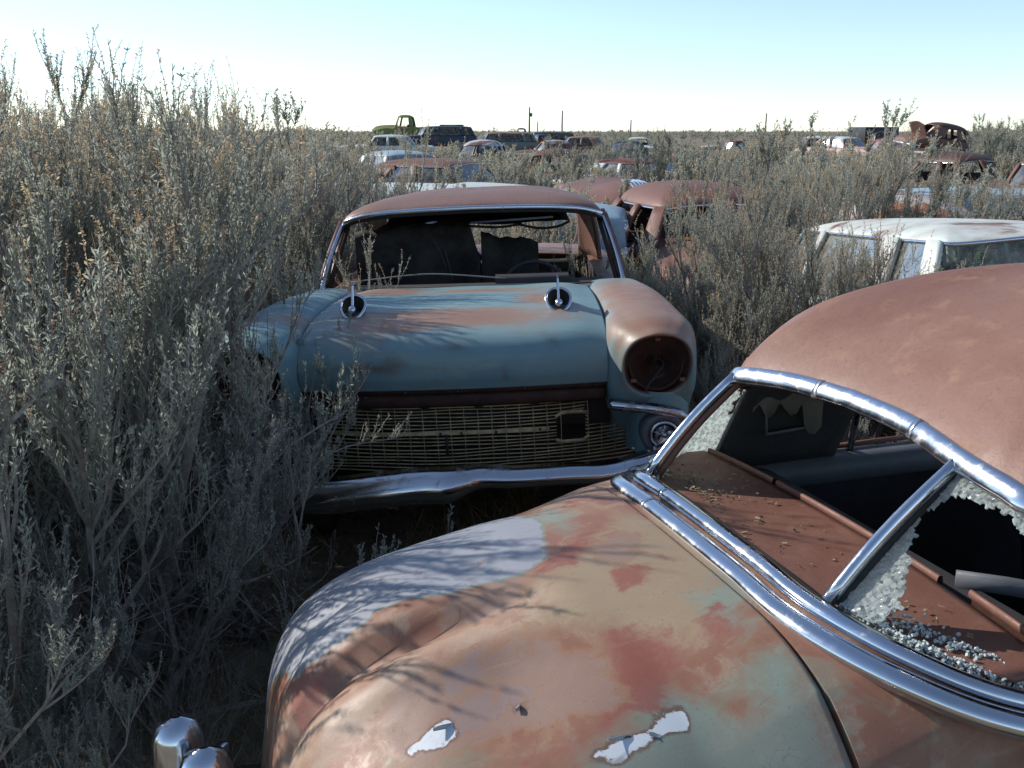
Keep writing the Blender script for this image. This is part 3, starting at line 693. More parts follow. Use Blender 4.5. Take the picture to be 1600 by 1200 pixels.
# ------------------------------------------------------------------ the blue-green car that faces the camera (local: X to the picture's right, Y towards its tail, Z up)
def teal_mat():
    m, nt, b = new_mat("faded_blue_green_paint"); v = obj_vec(nt); L = nt.links
    A = lambda n: node(nt, 'ShaderNodeAttribute', attribute_name=n).outputs['Fac']
    n1 = noise(nt, 2.2, 6, .62, .8, v); n2 = noise(nt, 12, 6, .68, .5, v); n3 = noise(nt, 90, 4, .75, 0, v)
    mp = node(nt, 'ShaderNodeMapping'); L.new(v, mp.inputs[0]); mp.inputs['Scale'].default_value = (2, 14, 9)
    ns = noise(nt, 1.2, 5, .65, .6, mp.outputs[0])
    wob = mathn(nt, 'ADD', mathn(nt, 'MULTIPLY', mathn(nt, 'SUBTRACT', n1, .5), .25), mathn(nt, 'MULTIPLY', mathn(nt, 'SUBTRACT', ns, .5), .22))
    wob = mathn(nt, 'ADD', wob, mathn(nt, 'MULTIPLY', mathn(nt, 'SUBTRACT', n2, .5), .06))
    c = mix(nt, maprange(nt, n1, .3, .7), (.17, .27, .29), (.12, .225, .265))
    c = mix(nt, maprange(nt, ns, .5, .75), c, (.22, .30, .27))
    f1 = maprange(nt, mathn(nt, 'ADD', A('rust'), wob), -.10, .08)
    c = mix(nt, f1, c, (.25, .15, .10))
    f2 = maprange(nt, mathn(nt, 'ADD', A('rust'), wob), .05, .16); c = mix(nt, f2, c, (.235, .125, .085))
    f3 = maprange(nt, mathn(nt, 'ADD', A('stain'), mathn(nt, 'MULTIPLY', wob, .4)), -.02, .03); c = mix(nt, mathn(nt, 'MULTIPLY', f3, .75), c, (.09, .055, .04))
    c = mix(nt, mathn(nt, 'MULTIPLY', maprange(nt, n3, .58, .72), .3), c, (.07, .08, .08))
    L.new(c, b.inputs['Base Color']); L.new(maprange(nt, n2, .3, .7, .42, .62), b.inputs['Roughness'])
    bump(nt, b, n3, .12, .003); return m
TEAL = teal_mat(); TEAL_PLAIN = plain('plain_blue_green', (.15, .25, .27), .5)
GOLD = plain("gold_grille_paint", (.68, .56, .32), .4, metal=.1, scale=20, var=.5)

def ell_sd(P, c, r):
    d = np.sqrt((((P - np.array(c)) / np.array(r)) ** 2).sum(-1)); return (1 - d) * min([x for x in r if x < 5])

def build_blue_sedan():
    car = empty('blue_green_sedan', (-.215, 3.80, 0), (0, R(-2.0), R(1.0)), 'blue-green car facing the camera with twin bullet ornaments, gold grille mesh and rust-brown roof', 'car', 'wrecked cars in the junkyard')
    car.rotation_euler = (0, R(-2.2), R(-.7))
    # ---- bonnet
    xs = (-.652, -.5, -.25, 0, .25, .5, .652)
    prof = [(.235, .905, 0), (.215, .965, .2), (.22, 1.035, .5), (.26, 1.092, .8), (.34, 1.125, 1), (.52, 1.148, 1), (.75, 1.155, 1), (1.1, 1.148, 1), (1.45, 1.125, 1), (1.64, 1.11, 1)]
    net = [[(x * (1 if y < 1.2 else 1 - .0 * y), y + .045 * (x / .645) ** 2 * max(0, 1 - (y - .2) / .6), z - .022 * cr * (x / .645) ** 2 + (.018 * cr * math.exp(-((abs(x) - .46) / .1) ** 2))) for x in xs] for (y, z, cr) in prof]
    G = patch(net, 110, 130)
    P3 = G.reshape(-1, 3)
    rust = np.max([ell_sd(P3, (-.02, .52, 1.14), (.55, .16, .3)), ell_sd(P3, (-.25, .42, 1.1), (.30, .10, .3)) , ell_sd(P3, (-.42, 1.4, 1.1), (.22, .18, .4)), ell_sd(P3, (.1, 1.3, 1.1), (.3, .12, .4)) - .02, ell_sd(P3, (.38, .9, 1.1), (.1, .2, .4)) - .01], axis=0) + .005
    stain = np.max([ell_sd(P3, (-.33, .22, 1.0), (.14, .5, .018)), ell_sd(P3, (-.24, .22, 1.012), (.05, .5, .014)), ell_sd(P3, (.03, .25, 1.075), (.05, .5, .014)), ell_sd(P3, (.42, .25, 1.08), (.03, .5, .015)), ell_sd(P3, (-.1, .25, .93), (.03, .5, .01)), ell_sd(P3, (.22, .2, .95), (.012, .5, .02))], axis=0)
    me = make_mesh('hood', P3, grid_faces(110, 130), TEAL, True, attrs={'rust': rust, 'stain': stain}); obj('hood', me, car, solid=.012)
    edge = G[0].copy()
    mb = MB(); mb.grid(np.stack([edge + [0, -.002, .012], edge + [0, -.008, -.004], edge + [0, -.002, -.022], edge + [0, .03, -.026]])); mb.build('hood_lip', DARK_RUST, car)
    for x in (-.5, -.2, .02, .3, .6): mb = MB(); mb.tube([(x, .20 + .045 * (x / .645) ** 2, .897), (x, .23 + .045 * (x / .645) ** 2, .897)], .005, 8); mb.build('lip_bolt', BLACK, car)
    # radiator support behind the gap
    mb = MB(); mb.box((0, .40, .80), (1.34, .06, .22)); mb.box((0, .62, .6), (1.75, .05, .5)); mb.build('radiator_support', BLACK, car)
    mb = MB(); xx = np.linspace(-.62, .64, 30); mb.grid(np.array([[(x, .235 + .045 * (x / .645) ** 2 + a, b) for a, b in ((0.03, .880), (.012, .862), (.012, .832), (.03, .820))] for x in xx])); mb.build('front_crossbar', DARK_RUST, car, solid=.006)
    mb = MB(); mb.box((-.355, .262, .858), (.056, .004, .022)); mb.build('label_plate', plain('pale_plate', (.42, .38, .28), .6), car)
    # ---- bullet ornaments
    for sx in (-1, 1):
        cx, cy, cz = sx * .462, .70, 1.158
        e = empty('hood_ornament', (cx, cy - .05, cz - .02), parent=car); e.scale = (1.35,) * 3; cx, cy, cz = 0., .05, .02
        mb = MB(); an = np.linspace(0, 2 * np.pi, 30, endpoint=False)
        ring = np.array([(cx + .040 * math.sin(t) * (1 - .18 * math.cos(t + math.pi)), cy - .085 + .042 * math.cos(t), cz + .026 + .034 * math.cos(t)) for t in an]); mb.tube(ring, .0055, 8, closed=True); mb.build('ornament_ring', CHROME, e)
        mb = MB(); k = np.linspace(0, 1, 8)[:, None, None]; c0 = np.array([cx, cy - .03, cz - .004]); mb.grid(ring[None] * (1 - k) + c0 * k, wv=True); mb.build('ornament_bowl', BLACK, e)
        mb = MB(); mb.grid(np.array([ring * (1 - q) + np.array([cx, cy + .10, cz - .012]) * q + np.array([0, 0, .012]) * math.sin(q * 3) for q in np.linspace(0, 1, 8)]), wv=True); mb.build('ornament_back', TEAL_PLAIN, e)
        mb = MB(); mb.lathe([(.001, -.045), (.008, -.042), (.013, -.030), (.014, -.015), (.010, .01), (.001, .04)], 18, 'y', (cx, cy - .085, cz + .022)); mb.build('bullet', CHROME, e)
        mb = MB(); G2 = np.array([[(cx + w * .0038 * (1 - h * .3), cy - .095 + y0 + h * .03, cz + .022 + h * .075) for (w, y0) in ((-1, -.008), (1, -.008), (1.3, .01), (.6, .07), (-.6, .07), (-1.3, .01))] for h in (0, .3, .6, .9, 1.0)]); mb.grid(G2, wv=True); mb.build('ornament_fin', CHROME, e)
    # ---- front wings with the empty headlamp bowls
    def ring(y, cx, cz, hx, hz, n, peak=0, dy=0., N=72, low=None):
        t = np.linspace(0, 2 * np.pi, N, endpoint=False); c, s = np.cos(t), np.sin(t)
        X = cx + hx * np.sign(c) * np.abs(c) ** (2 / n); Zz = cz + hz * np.sign(s) * np.abs(s) ** (2 / n)
        Zz += peak * np.exp(-((t - np.pi / 2) / .16) ** 2)
        Y = y + dy * s - .0 * c
        return np.stack([X, Y, Zz], -1)
    for sx in (1, -1):
        rings = [ring(.20, .850, .985, .134, .132, 2.3, 0, -.05), ring(.172, .850, .985, .139, .137, 2.3, 0, -.055), ring(.170, .850, .985, .147, .146, 2.4, .004, -.055), ring(.195, .847, .982, .160, .160, 2.7, .008, -.04),
                 ring(.245, .838, .972, .182, .186, 3.6, .012, -.02), ring(.33, .834, .958, .190, .208, 4.6, .014, 0), ring(.60, .832, .845, .194, .322, 5, .012), ring(1.0, .828, .785, .196, .375, 5, .010), ring(1.4, .822, .765, .194, .372, 5, .008), ring(1.85, .81, .74, .19, .362, 5, .004)]
        M = np.array(rings); M = np.stack([catmull(M[:, j], 60) for j in range(M.shape[1])], 1)
        if sx < 0: M[..., 0] *= -1
        P3 = M.reshape(-1, 3); ax = P3.copy()
        if sx > 0: rust = np.max([ell_sd(P3, (.86, .75, 1.16), (.17, .8, .22)), ell_sd(P3, (.84, .25, 1.15), (.16, .25, .10))], axis=0) + .04
        else: rust = np.max([ell_sd(P3, (-.72, .55, 1.14), (.08, .10, .08)), ell_sd(P3, (-.9, .5, 1.12), (.06, .06, .05))], axis=0)
        me = make_mesh('front_fender', P3, grid_faces(60, 72, False, True, flip=sx < 0), TEAL, True, attrs={'rust': rust, 'stain': np.full(len(P3), -1.)}); obj('front_fender', me, car)
        e = empty('headlamp_bowl', parent=car)
        r0 = ring(.20, .850, .985, .133, .131, 2.3, 0, -.05); rr = []
        for k, (s_, dy) in enumerate(((1.02, -.012), (.98, .0), (.93, .008), (.91, .022), (.84, .020), (.82, .034), (.70, .036), (.68, .05), (.52, .052), (.50, .066), (.30, .070), (.27, .085), (.0, .088))):
            q = r0.copy(); q[:, 0] = .850 + (q[:, 0] - .850) * s_; q[:, 2] = .985 + (q[:, 2] - .985) * s_; q[:, 1] = q[:, 1] + dy; rr.append(q)
        rr = np.array(rr)
        if sx < 0: rr[..., 0] *= -1
        mb = MB(); mb.grid(rr, wv=True); mb.build('bowl', DARK_RUST, e)
        mb = MB(); q = ring(.19, .850, .985, .137, .134, 2.3, 0, -.05); q[:, 0] *= sx; mb.tube(q, .006, 8, closed=True); mb.build('retaining_ring', oxide_mat('rusty_ring', (.09, .035, .025), (.14, .055, .035), (.05, .03, .03), 8, .75), e)
        for (ax_, az_) in ((0, .112), (.10, -.06), (-.10, -.06)):
            mb = MB(); mb.box((sx * (.850 + ax_), .175, .985 + az_), (.022, .016, .014)); mb.build('adjuster_bracket', RUST_MAT, e, bevel=.002)
        for dz_ in (-.02, .02):
            mb = MB(); mb.tube(catmull([(sx * .85, .275, .985 + dz_), (sx * .88, .22, .96 + dz_), (sx * .83, .20, .92), (sx * .80, .19, .875)], 16), .0035, 6); mb.build('lamp_wire', BLACK, e)
        mb = MB(); mb.lathe([(.118, .03), (.118, .012), (.108, .010), (.106, .03)], 40, 'y', (sx * .85, .21, .985)); mb.build('inner_ring', DARK_RUST, e)
        # chrome moulding wrapping over the parking lamp
        pts = [(.655, .225, .812), (.75, .20, .806), (.85, .175, .798), (.93, .18, .775), (.985, .22, .73), (1.0, .27, .68)]
        if sx < 0: pts = [(.76, .20, .79), (.85, .175, .78), (.93, .18, .755), (.985, .22, .71), (1.0, .27, .66)]
        c_ = catmull(pts, 30); c_[:, 0] *= sx
        mb = MB(); mb.tube(c_, .022, prof=[(1.1, -.3), (.6, .9), (-.6, .9), (-1.1, -.2), (0, -.9)], up=(0, -.3, 1)); mb.build('fender_moulding', CHROME_OLD, car)
        # valance below the lamp bowls
        net = [[(sx * .74, .42, z - .02), (sx * .78, .27, z), (sx * .88, .215, z), (sx * .97, .25, z), (sx * 1.01, .38, z)] for z in (.86, .80, .74, .66, .58)]
        Gv = patch(net, 16, 24); me = make_mesh('valance', Gv.reshape(-1, 3), grid_faces(16, 24, flip=sx < 0), TEAL, True, attrs={'rust': np.full(16 * 24, -1.), 'stain': np.full(16 * 24, -1.)}); obj('valance', me, car)
        # parking lamp
        pc = (sx * .875, .165, .690); e = empty('parking_lamp', parent=car)
        mb = MB(); mb.lathe([(.098, .10), (.096, .03), (.088, -.002), (.076, -.006), (.064, .006)], 32, 'y', pc); mb.build('lamp_surround', GREYMETAL, e)
        mb = MB(); mb.lathe([(.064, .004), (.060, -.012), (.054, -.014), (.050, -.004), (.03, .012), (.001, .015)], 32, 'y', pc); mb.build('lamp_rim', CHROME, e)
        mb = MB()
        for k in range(5):
            a = k * 2 * math.pi / 5 + .3; mb.tube([(pc[0] + .012 * math.cos(a), pc[1] - .004, pc[2] + .012 * math.sin(a)), (pc[0] + .045 * math.cos(a), pc[1] - .002, pc[2] + .045 * math.sin(a))], [.005, .0025], 6)
        mb.lathe([(.001, -.012), (.010, -.008), (.013, .004)], 12, 'y', pc); mb.build('lamp_star', CHROME_OLD, e)
    # loose chrome strip hanging across the far-side lamp opening
    mb = MB(); mb.box((-.87, .07, .87), (.20, .012, .034), (R(-8), 'Y')); mb.build('loose_trim_strip', CHROME, car, bevel=.003)
    # ---- grille mesh
    def gx_(x): return .30 + .30 * abs(x / .9) ** 3
    mb = MB(); xx = np.linspace(-.82, .84, 66)
    nb = 19
    for k in range(nb):
        z0 = .805 - k * .0155
        zz = z0 - .018 * np.abs(xx / .8) ** 3 * (k / nb * 2 - .5) + .0015 * np.sin(xx * 17 + k * 1.3) - (.012 * np.exp(-((xx + .05) / .2) ** 2) * (k / nb) if k > 11 else 0)
        keep = np.ones(len(xx), bool)
        if 5 <= k <= 11: keep = np.abs(xx - .50) > .052
        seg = np.split(np.arange(len(xx)), np.where(np.diff(keep.astype(int)) != 0)[0] + 1)
        for s_ in seg:
            if keep[s_[0]] and len(s_) > 2: mb.tube(np.stack([xx[s_], gx_(xx[s_]) + .004 * np.sin(xx[s_] * 9 + k), zz[s_]], -1), .0018, prof=[(-1, -2.2), (1, -2.2), (1, 2.2), (-1, 2.2)], up=(0, 0, 1))
    for x in np.arange(-.80, .84, .0595):
        if abs(x - .50) < .04:
            for (a, b) in ((.812, .745), (.63, .545)): mb.tube([(x, gx_(x) - .006, a), (x, gx_(x) - .006, b)], .0017, 4)
        else: mb.tube([(x, gx_(x) - .006, .812), (x + .002, gx_(x) - .010, .69), (x + .003, gx_(x) - .004, .545)], .0017, 4)
    mb.build('grille_mesh', GOLD, car)
    mb = MB(); x2 = np.linspace(-.6, .40, 24); mb.grid(np.array([[(x, gx_(x) - .010, .690 + d) for d in (-.008, .008)] for x in x2])); x3 = np.linspace(-.62, .60, 30)
    mb.grid(np.array([[(x, gx_(x) - .012, .812 + d + .006 * (x > 2)) for d in (-.009, .008)] for x in x3]))
    for z in (.742, .636): mb.tube([(.43, gx_(.4) - .01, z), (.455, gx_(.45) - .01, z + (.012 if z > .7 else -.012)), (.545, gx_(.5) - .01, z + (.012 if z > .7 else -.012)), (.57, gx_(.57) - .01, z)], .004, 4)
    mb.build('grille_bar', GOLD, car, solid=.004, smooth=False)
    for x in (-.38, -.13, .10, .34, .56): mb = MB(); mb.lathe([(.028, .0), (.026, -.006), (.001, -.008)], 14, 'y', (x, gx_(x) - .016, .826)); mb.build('grille_clip', BLACK, car)
    for x in (-.28, -.07, .02, .17, .36): mb = MB(); mb.lathe([(.006, .0), (.006, -.003), (.001, -.004)], 8, 'y', (x, gx_(x) - .014, .690)); mb.build('grille_clip', BLACK, car)
    mb = MB(); mb.box((-.045, .288, .64), (.012, .006, .09)); mb.build('grille_clip', BLACK, car)
    # ---- bent bumper: section swept across, folded at its middle
    bx = np.array([-.93, -.90, -.82, -.68, -.50, -.30, -.12, -.02, .06, .12, .25, .45, .62, .74, .86, .93, .97])
    top = np.array([.665, .61, .57, .555, .560, .580, .592, .592, .590, .590, .580, .580, .582, .605, .635, .665, .69]) 
    top = top + .028
    hh = np.array([.05, .08, .12, .145, .155, .155, .155, .15, .115, .098, .09, .088, .085, .08, .07, .06, .04])
    yy = np.array([.12, .07, .045, .03, .01, .0, -.005, -.01, .015, .03, .03, .04, .05, .06, .09, .13, .20])
    sec = [(.06, .012), (.035, .008), (.005, .0), (-.018, -.08), (-.034, -.2), (-.046, -.34), (-.050, -.48), (-.046, -.62), (-.032, -.76), (-.008, -.88), (.025, -.96), (.065, -1.0), (.09, -.98)]
    net = [[(x, y + a * (1 if h > .1 else .8), t + b * h) for (a, b) in sec] for x, t, h, y in zip(bx, top, hh, yy)]
    Gb = patch(net, 150, 40); Gb += (.003 * fbm(Gb.reshape(-1, 3) * 6, 31, 3)).reshape(150, 40)[..., None] * np.array([0, 1, .5])
    mb = MB(); mb.grid(Gb, flip=True); mb.build('front_bumper', chrome_mat('weathered_bumper_chrome', .14, .3, (.55, .55, .58)), car, solid=.004)
    mb = MB(); mb.lathe([(.035, 0), (.04, .02), (.04, .06), (.03, .12)], 18, 'x', (-.985, .12, .665)); mb.build('bumper_tip', CHROME, car)
    # ---- lower body behind the wings
    for s in (1, -1):
        rows = []
        for (y, w, zt) in ((1.75, .92, 1.02), (2.6, .95, 1.0), (3.4, .95, .99), (4.2, .94, .99), (4.8, .90, .97), (5.15, .84, .90)):
            rows.append([(s * (w - .16), y, zt + .01), (s * (w - .04), y, zt - .03), (s * w, y, zt - .15), (s * (w + .01), y, .62), (s * (w - .01), y, .42), (s * (w - .05), y, .32)])
        Gv = patch(rows, 50, 20); P3 = Gv.reshape(-1, 3)
        me = make_mesh('flank', P3, grid_faces(50, 20, flip=s > 0), TEAL, True, attrs={'rust': .12 * fbm(P3 * 1.5, 5, 3), 'stain': np.full(len(P3), -1.)}); obj('flank', me, car)
    net = [[(x, y - .1 * (x / .8) ** 4, z - .02 * (x / .8) ** 2) for x in (-.84, -.5, 0, .5, .84)] for (y, z) in ((4.05, 1.0), (4.5, 1.01), (5.0, .97), (5.2, .86), (5.25, .6), (5.22, .35))]
    Gv = patch(net, 30, 30); P3 = Gv.reshape(-1, 3); me = make_mesh('trunk_lid', P3, grid_faces(30, 30), TEAL, True, attrs={'rust': .2 + .1 * fbm(P3, 2, 3), 'stain': np.full(len(P3), -1.)}); obj('trunk_lid', me, car, solid=.01)
    # cowl
    net = [[(x, y - .04 * (x / .8) ** 2, z) for x in (-.80, -.4, 0, .4, .80)] for (y, z) in ((1.66, 1.09), (1.72, 1.092), (1.80, 1.088), (1.84, 1.07), (1.95, 1.06))]
    mb = MB(); mb.grid(patch(net, 12, 30)); mb.build('cowl', GREYMETAL, car, solid=.01)
    return car
blue_sedan = build_blue_sedan()

def blue_greenhouse(car):
    # half curves from the rear window centre (Y large) to the windscreen centre, in car coordinates with X = side
    Bc = [(0, 4.05, 1.0), (.4, 4.0, 1.0), (.66, 3.85, 1.0), (.80, 3.6, 1.0), (.85, 3.2, 1.01), (.87, 2.6, 1.03), (.88, 2.1, 1.05), (.88, 1.98, 1.06), (.86, 1.86, 1.075), (.70, 1.76, 1.09), (.4, 1.70, 1.10), (0, 1.67, 1.105)]
    Tc = [(0, 3.62, 1.42), (.40, 3.60, 1.42), (.64, 3.50, 1.42), (.73, 3.3, 1.42), (.77, 3.0, 1.43), (.79, 2.7, 1.435), (.80, 2.5, 1.43), (.80, 2.38, 1.42), (.765, 2.28, 1.452), (.62, 2.22, 1.490), (.36, 2.19, 1.508), (0, 2.18, 1.515)]
    conv = lambda C: np.array([(-y, x, z) for x, y, z in C])      # the shared builder wants X forward
    before = set(bpy.data.objects)
    def sag(G): G = G.copy(); G[..., 2] += .006 * fbm(G[..., :2] * 2.5, 8, 3); return G
    RR = rusty_paint('rusty_roof', (.16, .19, .165), (.17, .083, .065), (.215, .13, .1), amount=.86, scale=1.3, edge=.3)
    greenhouse(car, conv(Bc), conv(Tc), [(2.3, 3.6, 'pillar'), (5.3, 5.65, 'pillar'), (7.15, 7.65, 'pillar')], 1.578, -2.9, RR, RR, GLASS, None, p=3.4, q=.55, n=10, roofpost=sag, bulge=.012)
    M = Matrix.Rotation(R(-90), 4, 'Z')
    for o in set(bpy.data.objects) - before: o.data.transform(M)
    n = 10; B, T = half_curve(np.array(Bc, float), n), half_curve(np.array(Tc, float), n)
    def fullx(h, i0):
        h = h[i0:]; m_ = h.copy(); m_[:, 0] *= -1; return np.vstack([m_, h[::-1][1:]])
    tf, bf = fullx(T, 71), fullx(B, 74)
    ribbon = [(1, -.2), (.8, .6), (-.8, .6), (-1, -.2), (0, -.6)]
    mb = MB(); mb.tube(tf + [0, -.016, -.006], .015, prof=ribbon, up=(0, 0, 1)); mb.build('windscreen_moulding', CHROME, car)
    mb = MB(); mb.tube(tf + [0, .0, -.026], .014, 6); mb.build('rubber_seal', RUBBER, car)
    mb = MB(); mb.tube(bf + [0, -.015, .004], .013, 6); mb.build('cowl_seal', RUBBER, car)
    for s in (1, -1):
        i = 76; a, b = B[i].copy(), T[i].copy(); a[0] *= s; b[0] *= s; c = (a + b) / 2 + [s * .012, 0, 0]
        mb = MB(); mb.tube(catmull([a, c, b], 12), .015, prof=ribbon, up=(s, -.5, 0)); mb.build('windscreen_moulding', CHROME, car)
        for off in (.06, .13):
            a2, b2 = B[i - int(off * 60)].copy(), T[i - int(off * 60)].copy(); a2[0] = s * (abs(a2[0]) - .03); b2[0] = s * (abs(b2[0]) - .03)
            mb = MB(); mb.tube([a2, b2], .013, 6); mb.build('door_post', DARK_RUST, car)
    rf = fullx(np.array([(x, y, z) for x, y, z in half_curve(np.array(Tc, float), n)])[::-1], len(T) - 21)
    # ---- inside
    mb = MB(); mb.grid(patch([[(x, y + .08 * (x / .75) ** 2, z) for x in (-.76, -.4, 0, .4, .76)] for (y, z) in ((1.74, 1.09), (1.86, 1.10), (1.98, 1.08), (2.02, .98), (2.0, .82), (1.9, .70))], 20, 30)); mb.build('dashboard', BLACK, car)
    mb = MB(); mb.grid(patch([[(x, y, z) for x in (.14, .28, .45, .56)] for (y, z) in ((1.84, 1.10), (1.86, 1.135), (1.95, 1.14), (1.99, 1.10))], 12, 16)); mb.build('instrument_hood', BLACK, car)
    mb = MB(); t = np.linspace(0, 2 * np.pi, 40, endpoint=False)
    mb.tube(np.stack([.36 + .20 * np.cos(t), 2.16 + .07 * np.sin(t), .98 + .19 * np.sin(t)], -1), .012, 8, closed=True); mb.tube([(.36, 2.16, .98), (.36, 1.98, .86)], .02, 8); mb.tube([(.17, 2.15, .97), (.55, 2.15, .97)], .008, 6); mb.build('steering_wheel', BLACK, car)
    def seat(y0, h, x0, x1, ragged, name, mat=SEAT):
        xx = np.linspace(x0, x1, 60); r = ragged(xx)
        rows = []
        for (dy, f, th) in ((.10, 0, 0), (.03, .35, 0), (-.01, .75, 0), (.0, .95, 0), (.04, 1.0, 0), (.09, .97, 0), (.13, .7, 0), (.14, .3, 0), (.14, 0, 0)):
            rows.append(np.stack([xx, y0 + dy + .0 * xx, .55 + (h - .55 + r) * f], -1))
        mb = MB(); mb.grid(np.array(rows)); mb.build(name, mat, car)
    seat(2.62, 1.41, -.78, .02, lambda x: -.02 + .015 * np.sin(x * 7) + .02 * np.exp(-((x + .2) / .12) ** 2) - .22 * smooth01((x + .05) / .07) - .05 * smooth01((-.5 - x) / .2) + .006 * np.sin(x * 50), 'front_seat')
    seat(2.64, 1.27, .03, .40, lambda x: .03 * smooth01((.12 - x) / .05) + .02 - .06 * x - .03 * smooth01((x - .34) / .05) + .005 * np.sin(x * 70), 'front_seat')
    seat(3.55, 1.02, -.66, .66, lambda x: .01 * np.sin(x * 9), 'rear_seat')
    mb = MB(); mb.tube(catmull([(-.20, 2.60, 1.10), (-.23, 2.598, 1.20), (-.27, 2.60, 1.28)], 12), .003, 5); mb.tube(catmull([(-.16, 2.60, 1.02), (-.19, 2.598, 1.16), (-.20, 2.60, 1.22)], 12), .003, 5); mb.build('seat_piping', plain('pale_piping', (.14, .13, .11), .8), car)
    mb = MB(); mb.tube(catmull([(-.70, 1.90, 1.13), (-.35, 1.85, 1.165), (-.15, 1.82, 1.168), (.2, 1.80, 1.135)], 30), .004, 6); mb.build('loose_wire', plain('pale_wire', (.25, .24, .22), .6), car)
    # torn headlining hanging under the roof
    xx = np.linspace(-.62, .60, 40); yy = np.linspace(2.35, 3.4, 16); X, Y = np.meshgrid(xx, yy, indexing='ij')
    Z = 1.455 - .06 * np.abs(np.sin(X * 4 + 1)) * np.exp(-((Y - 2.7) / .4) ** 2) - .02 * (X / .6) ** 2 + .01 * fbm(np.stack([X, Y], -1) * 6, 3) - .03
    mb = MB(); mb.grid(np.stack([X, Y, Z], -1)); mb.build('torn_headlining', plain('old_headlining', (.05, .032, .022), .9), car)
    for pts in ([(-.05, 2.5, 1.375), (.15, 2.5, 1.36), (.30, 2.5, 1.375)], [(.25, 2.5, 1.38), (.40, 2.5, 1.345), (.52, 2.5, 1.35), (.6, 2.5, 1.38)]):
        mb = MB(); mb.tube(catmull(pts, 16), .008, 6); mb.build('headlining_bow', DARK_RUST, car)
    mb = MB(); mb.box((.24, 2.235, 1.425), (.5, .02, .012), (R(-2), 'Y')); mb.build('visor_rod', GREYMETAL, car)
    mb = MB(); mb.box((0, 2.9, .36), (1.6, 2.6, .03)); mb.box((0, 1.9, .6), (1.5, .03, .6)); mb.build('floor_pan', BLACK, car)
    for s in (1, -1):
        mb = MB(); G = np.array([[(s * (.79 + .03 * w), y, 1.02 - .6 * w) for w in (0, .5, 1)] for y in np.linspace(1.8, 4.0, 10)]); mb.grid(G); mb.build('door_lining', BLACK, car)
        mb = MB(); G = np.array([[(s * v, y, z) for v, z in ((.93, 1.0), (.80, 1.03), (.77, 1.02))] for y in np.linspace(1.8, 4.0, 12)]); mb.grid(G, flip=s < 0); mb.build('window_sill', RUST_MAT, car)
    for (x, y) in ((.78, .95), (-.78, .95), (.78, 4.1), (-.78, 4.1)):
        before = set(bpy.data.objects); w = wheel(car, (-y, x, .32), .34); 
        for o in set(bpy.data.objects) - before:
            if o.type == 'MESH': o.data.transform(M)
blue_greenhouse(blue_sedan)
# ------------------------------------------------------------------ the other wrecks
def at(px, D, z=0.):
    """world x, y of a photo column at camera depth D"""
    return ((px - 800) / 1550. * D, (D - (EYE - z) * .247) / .969)

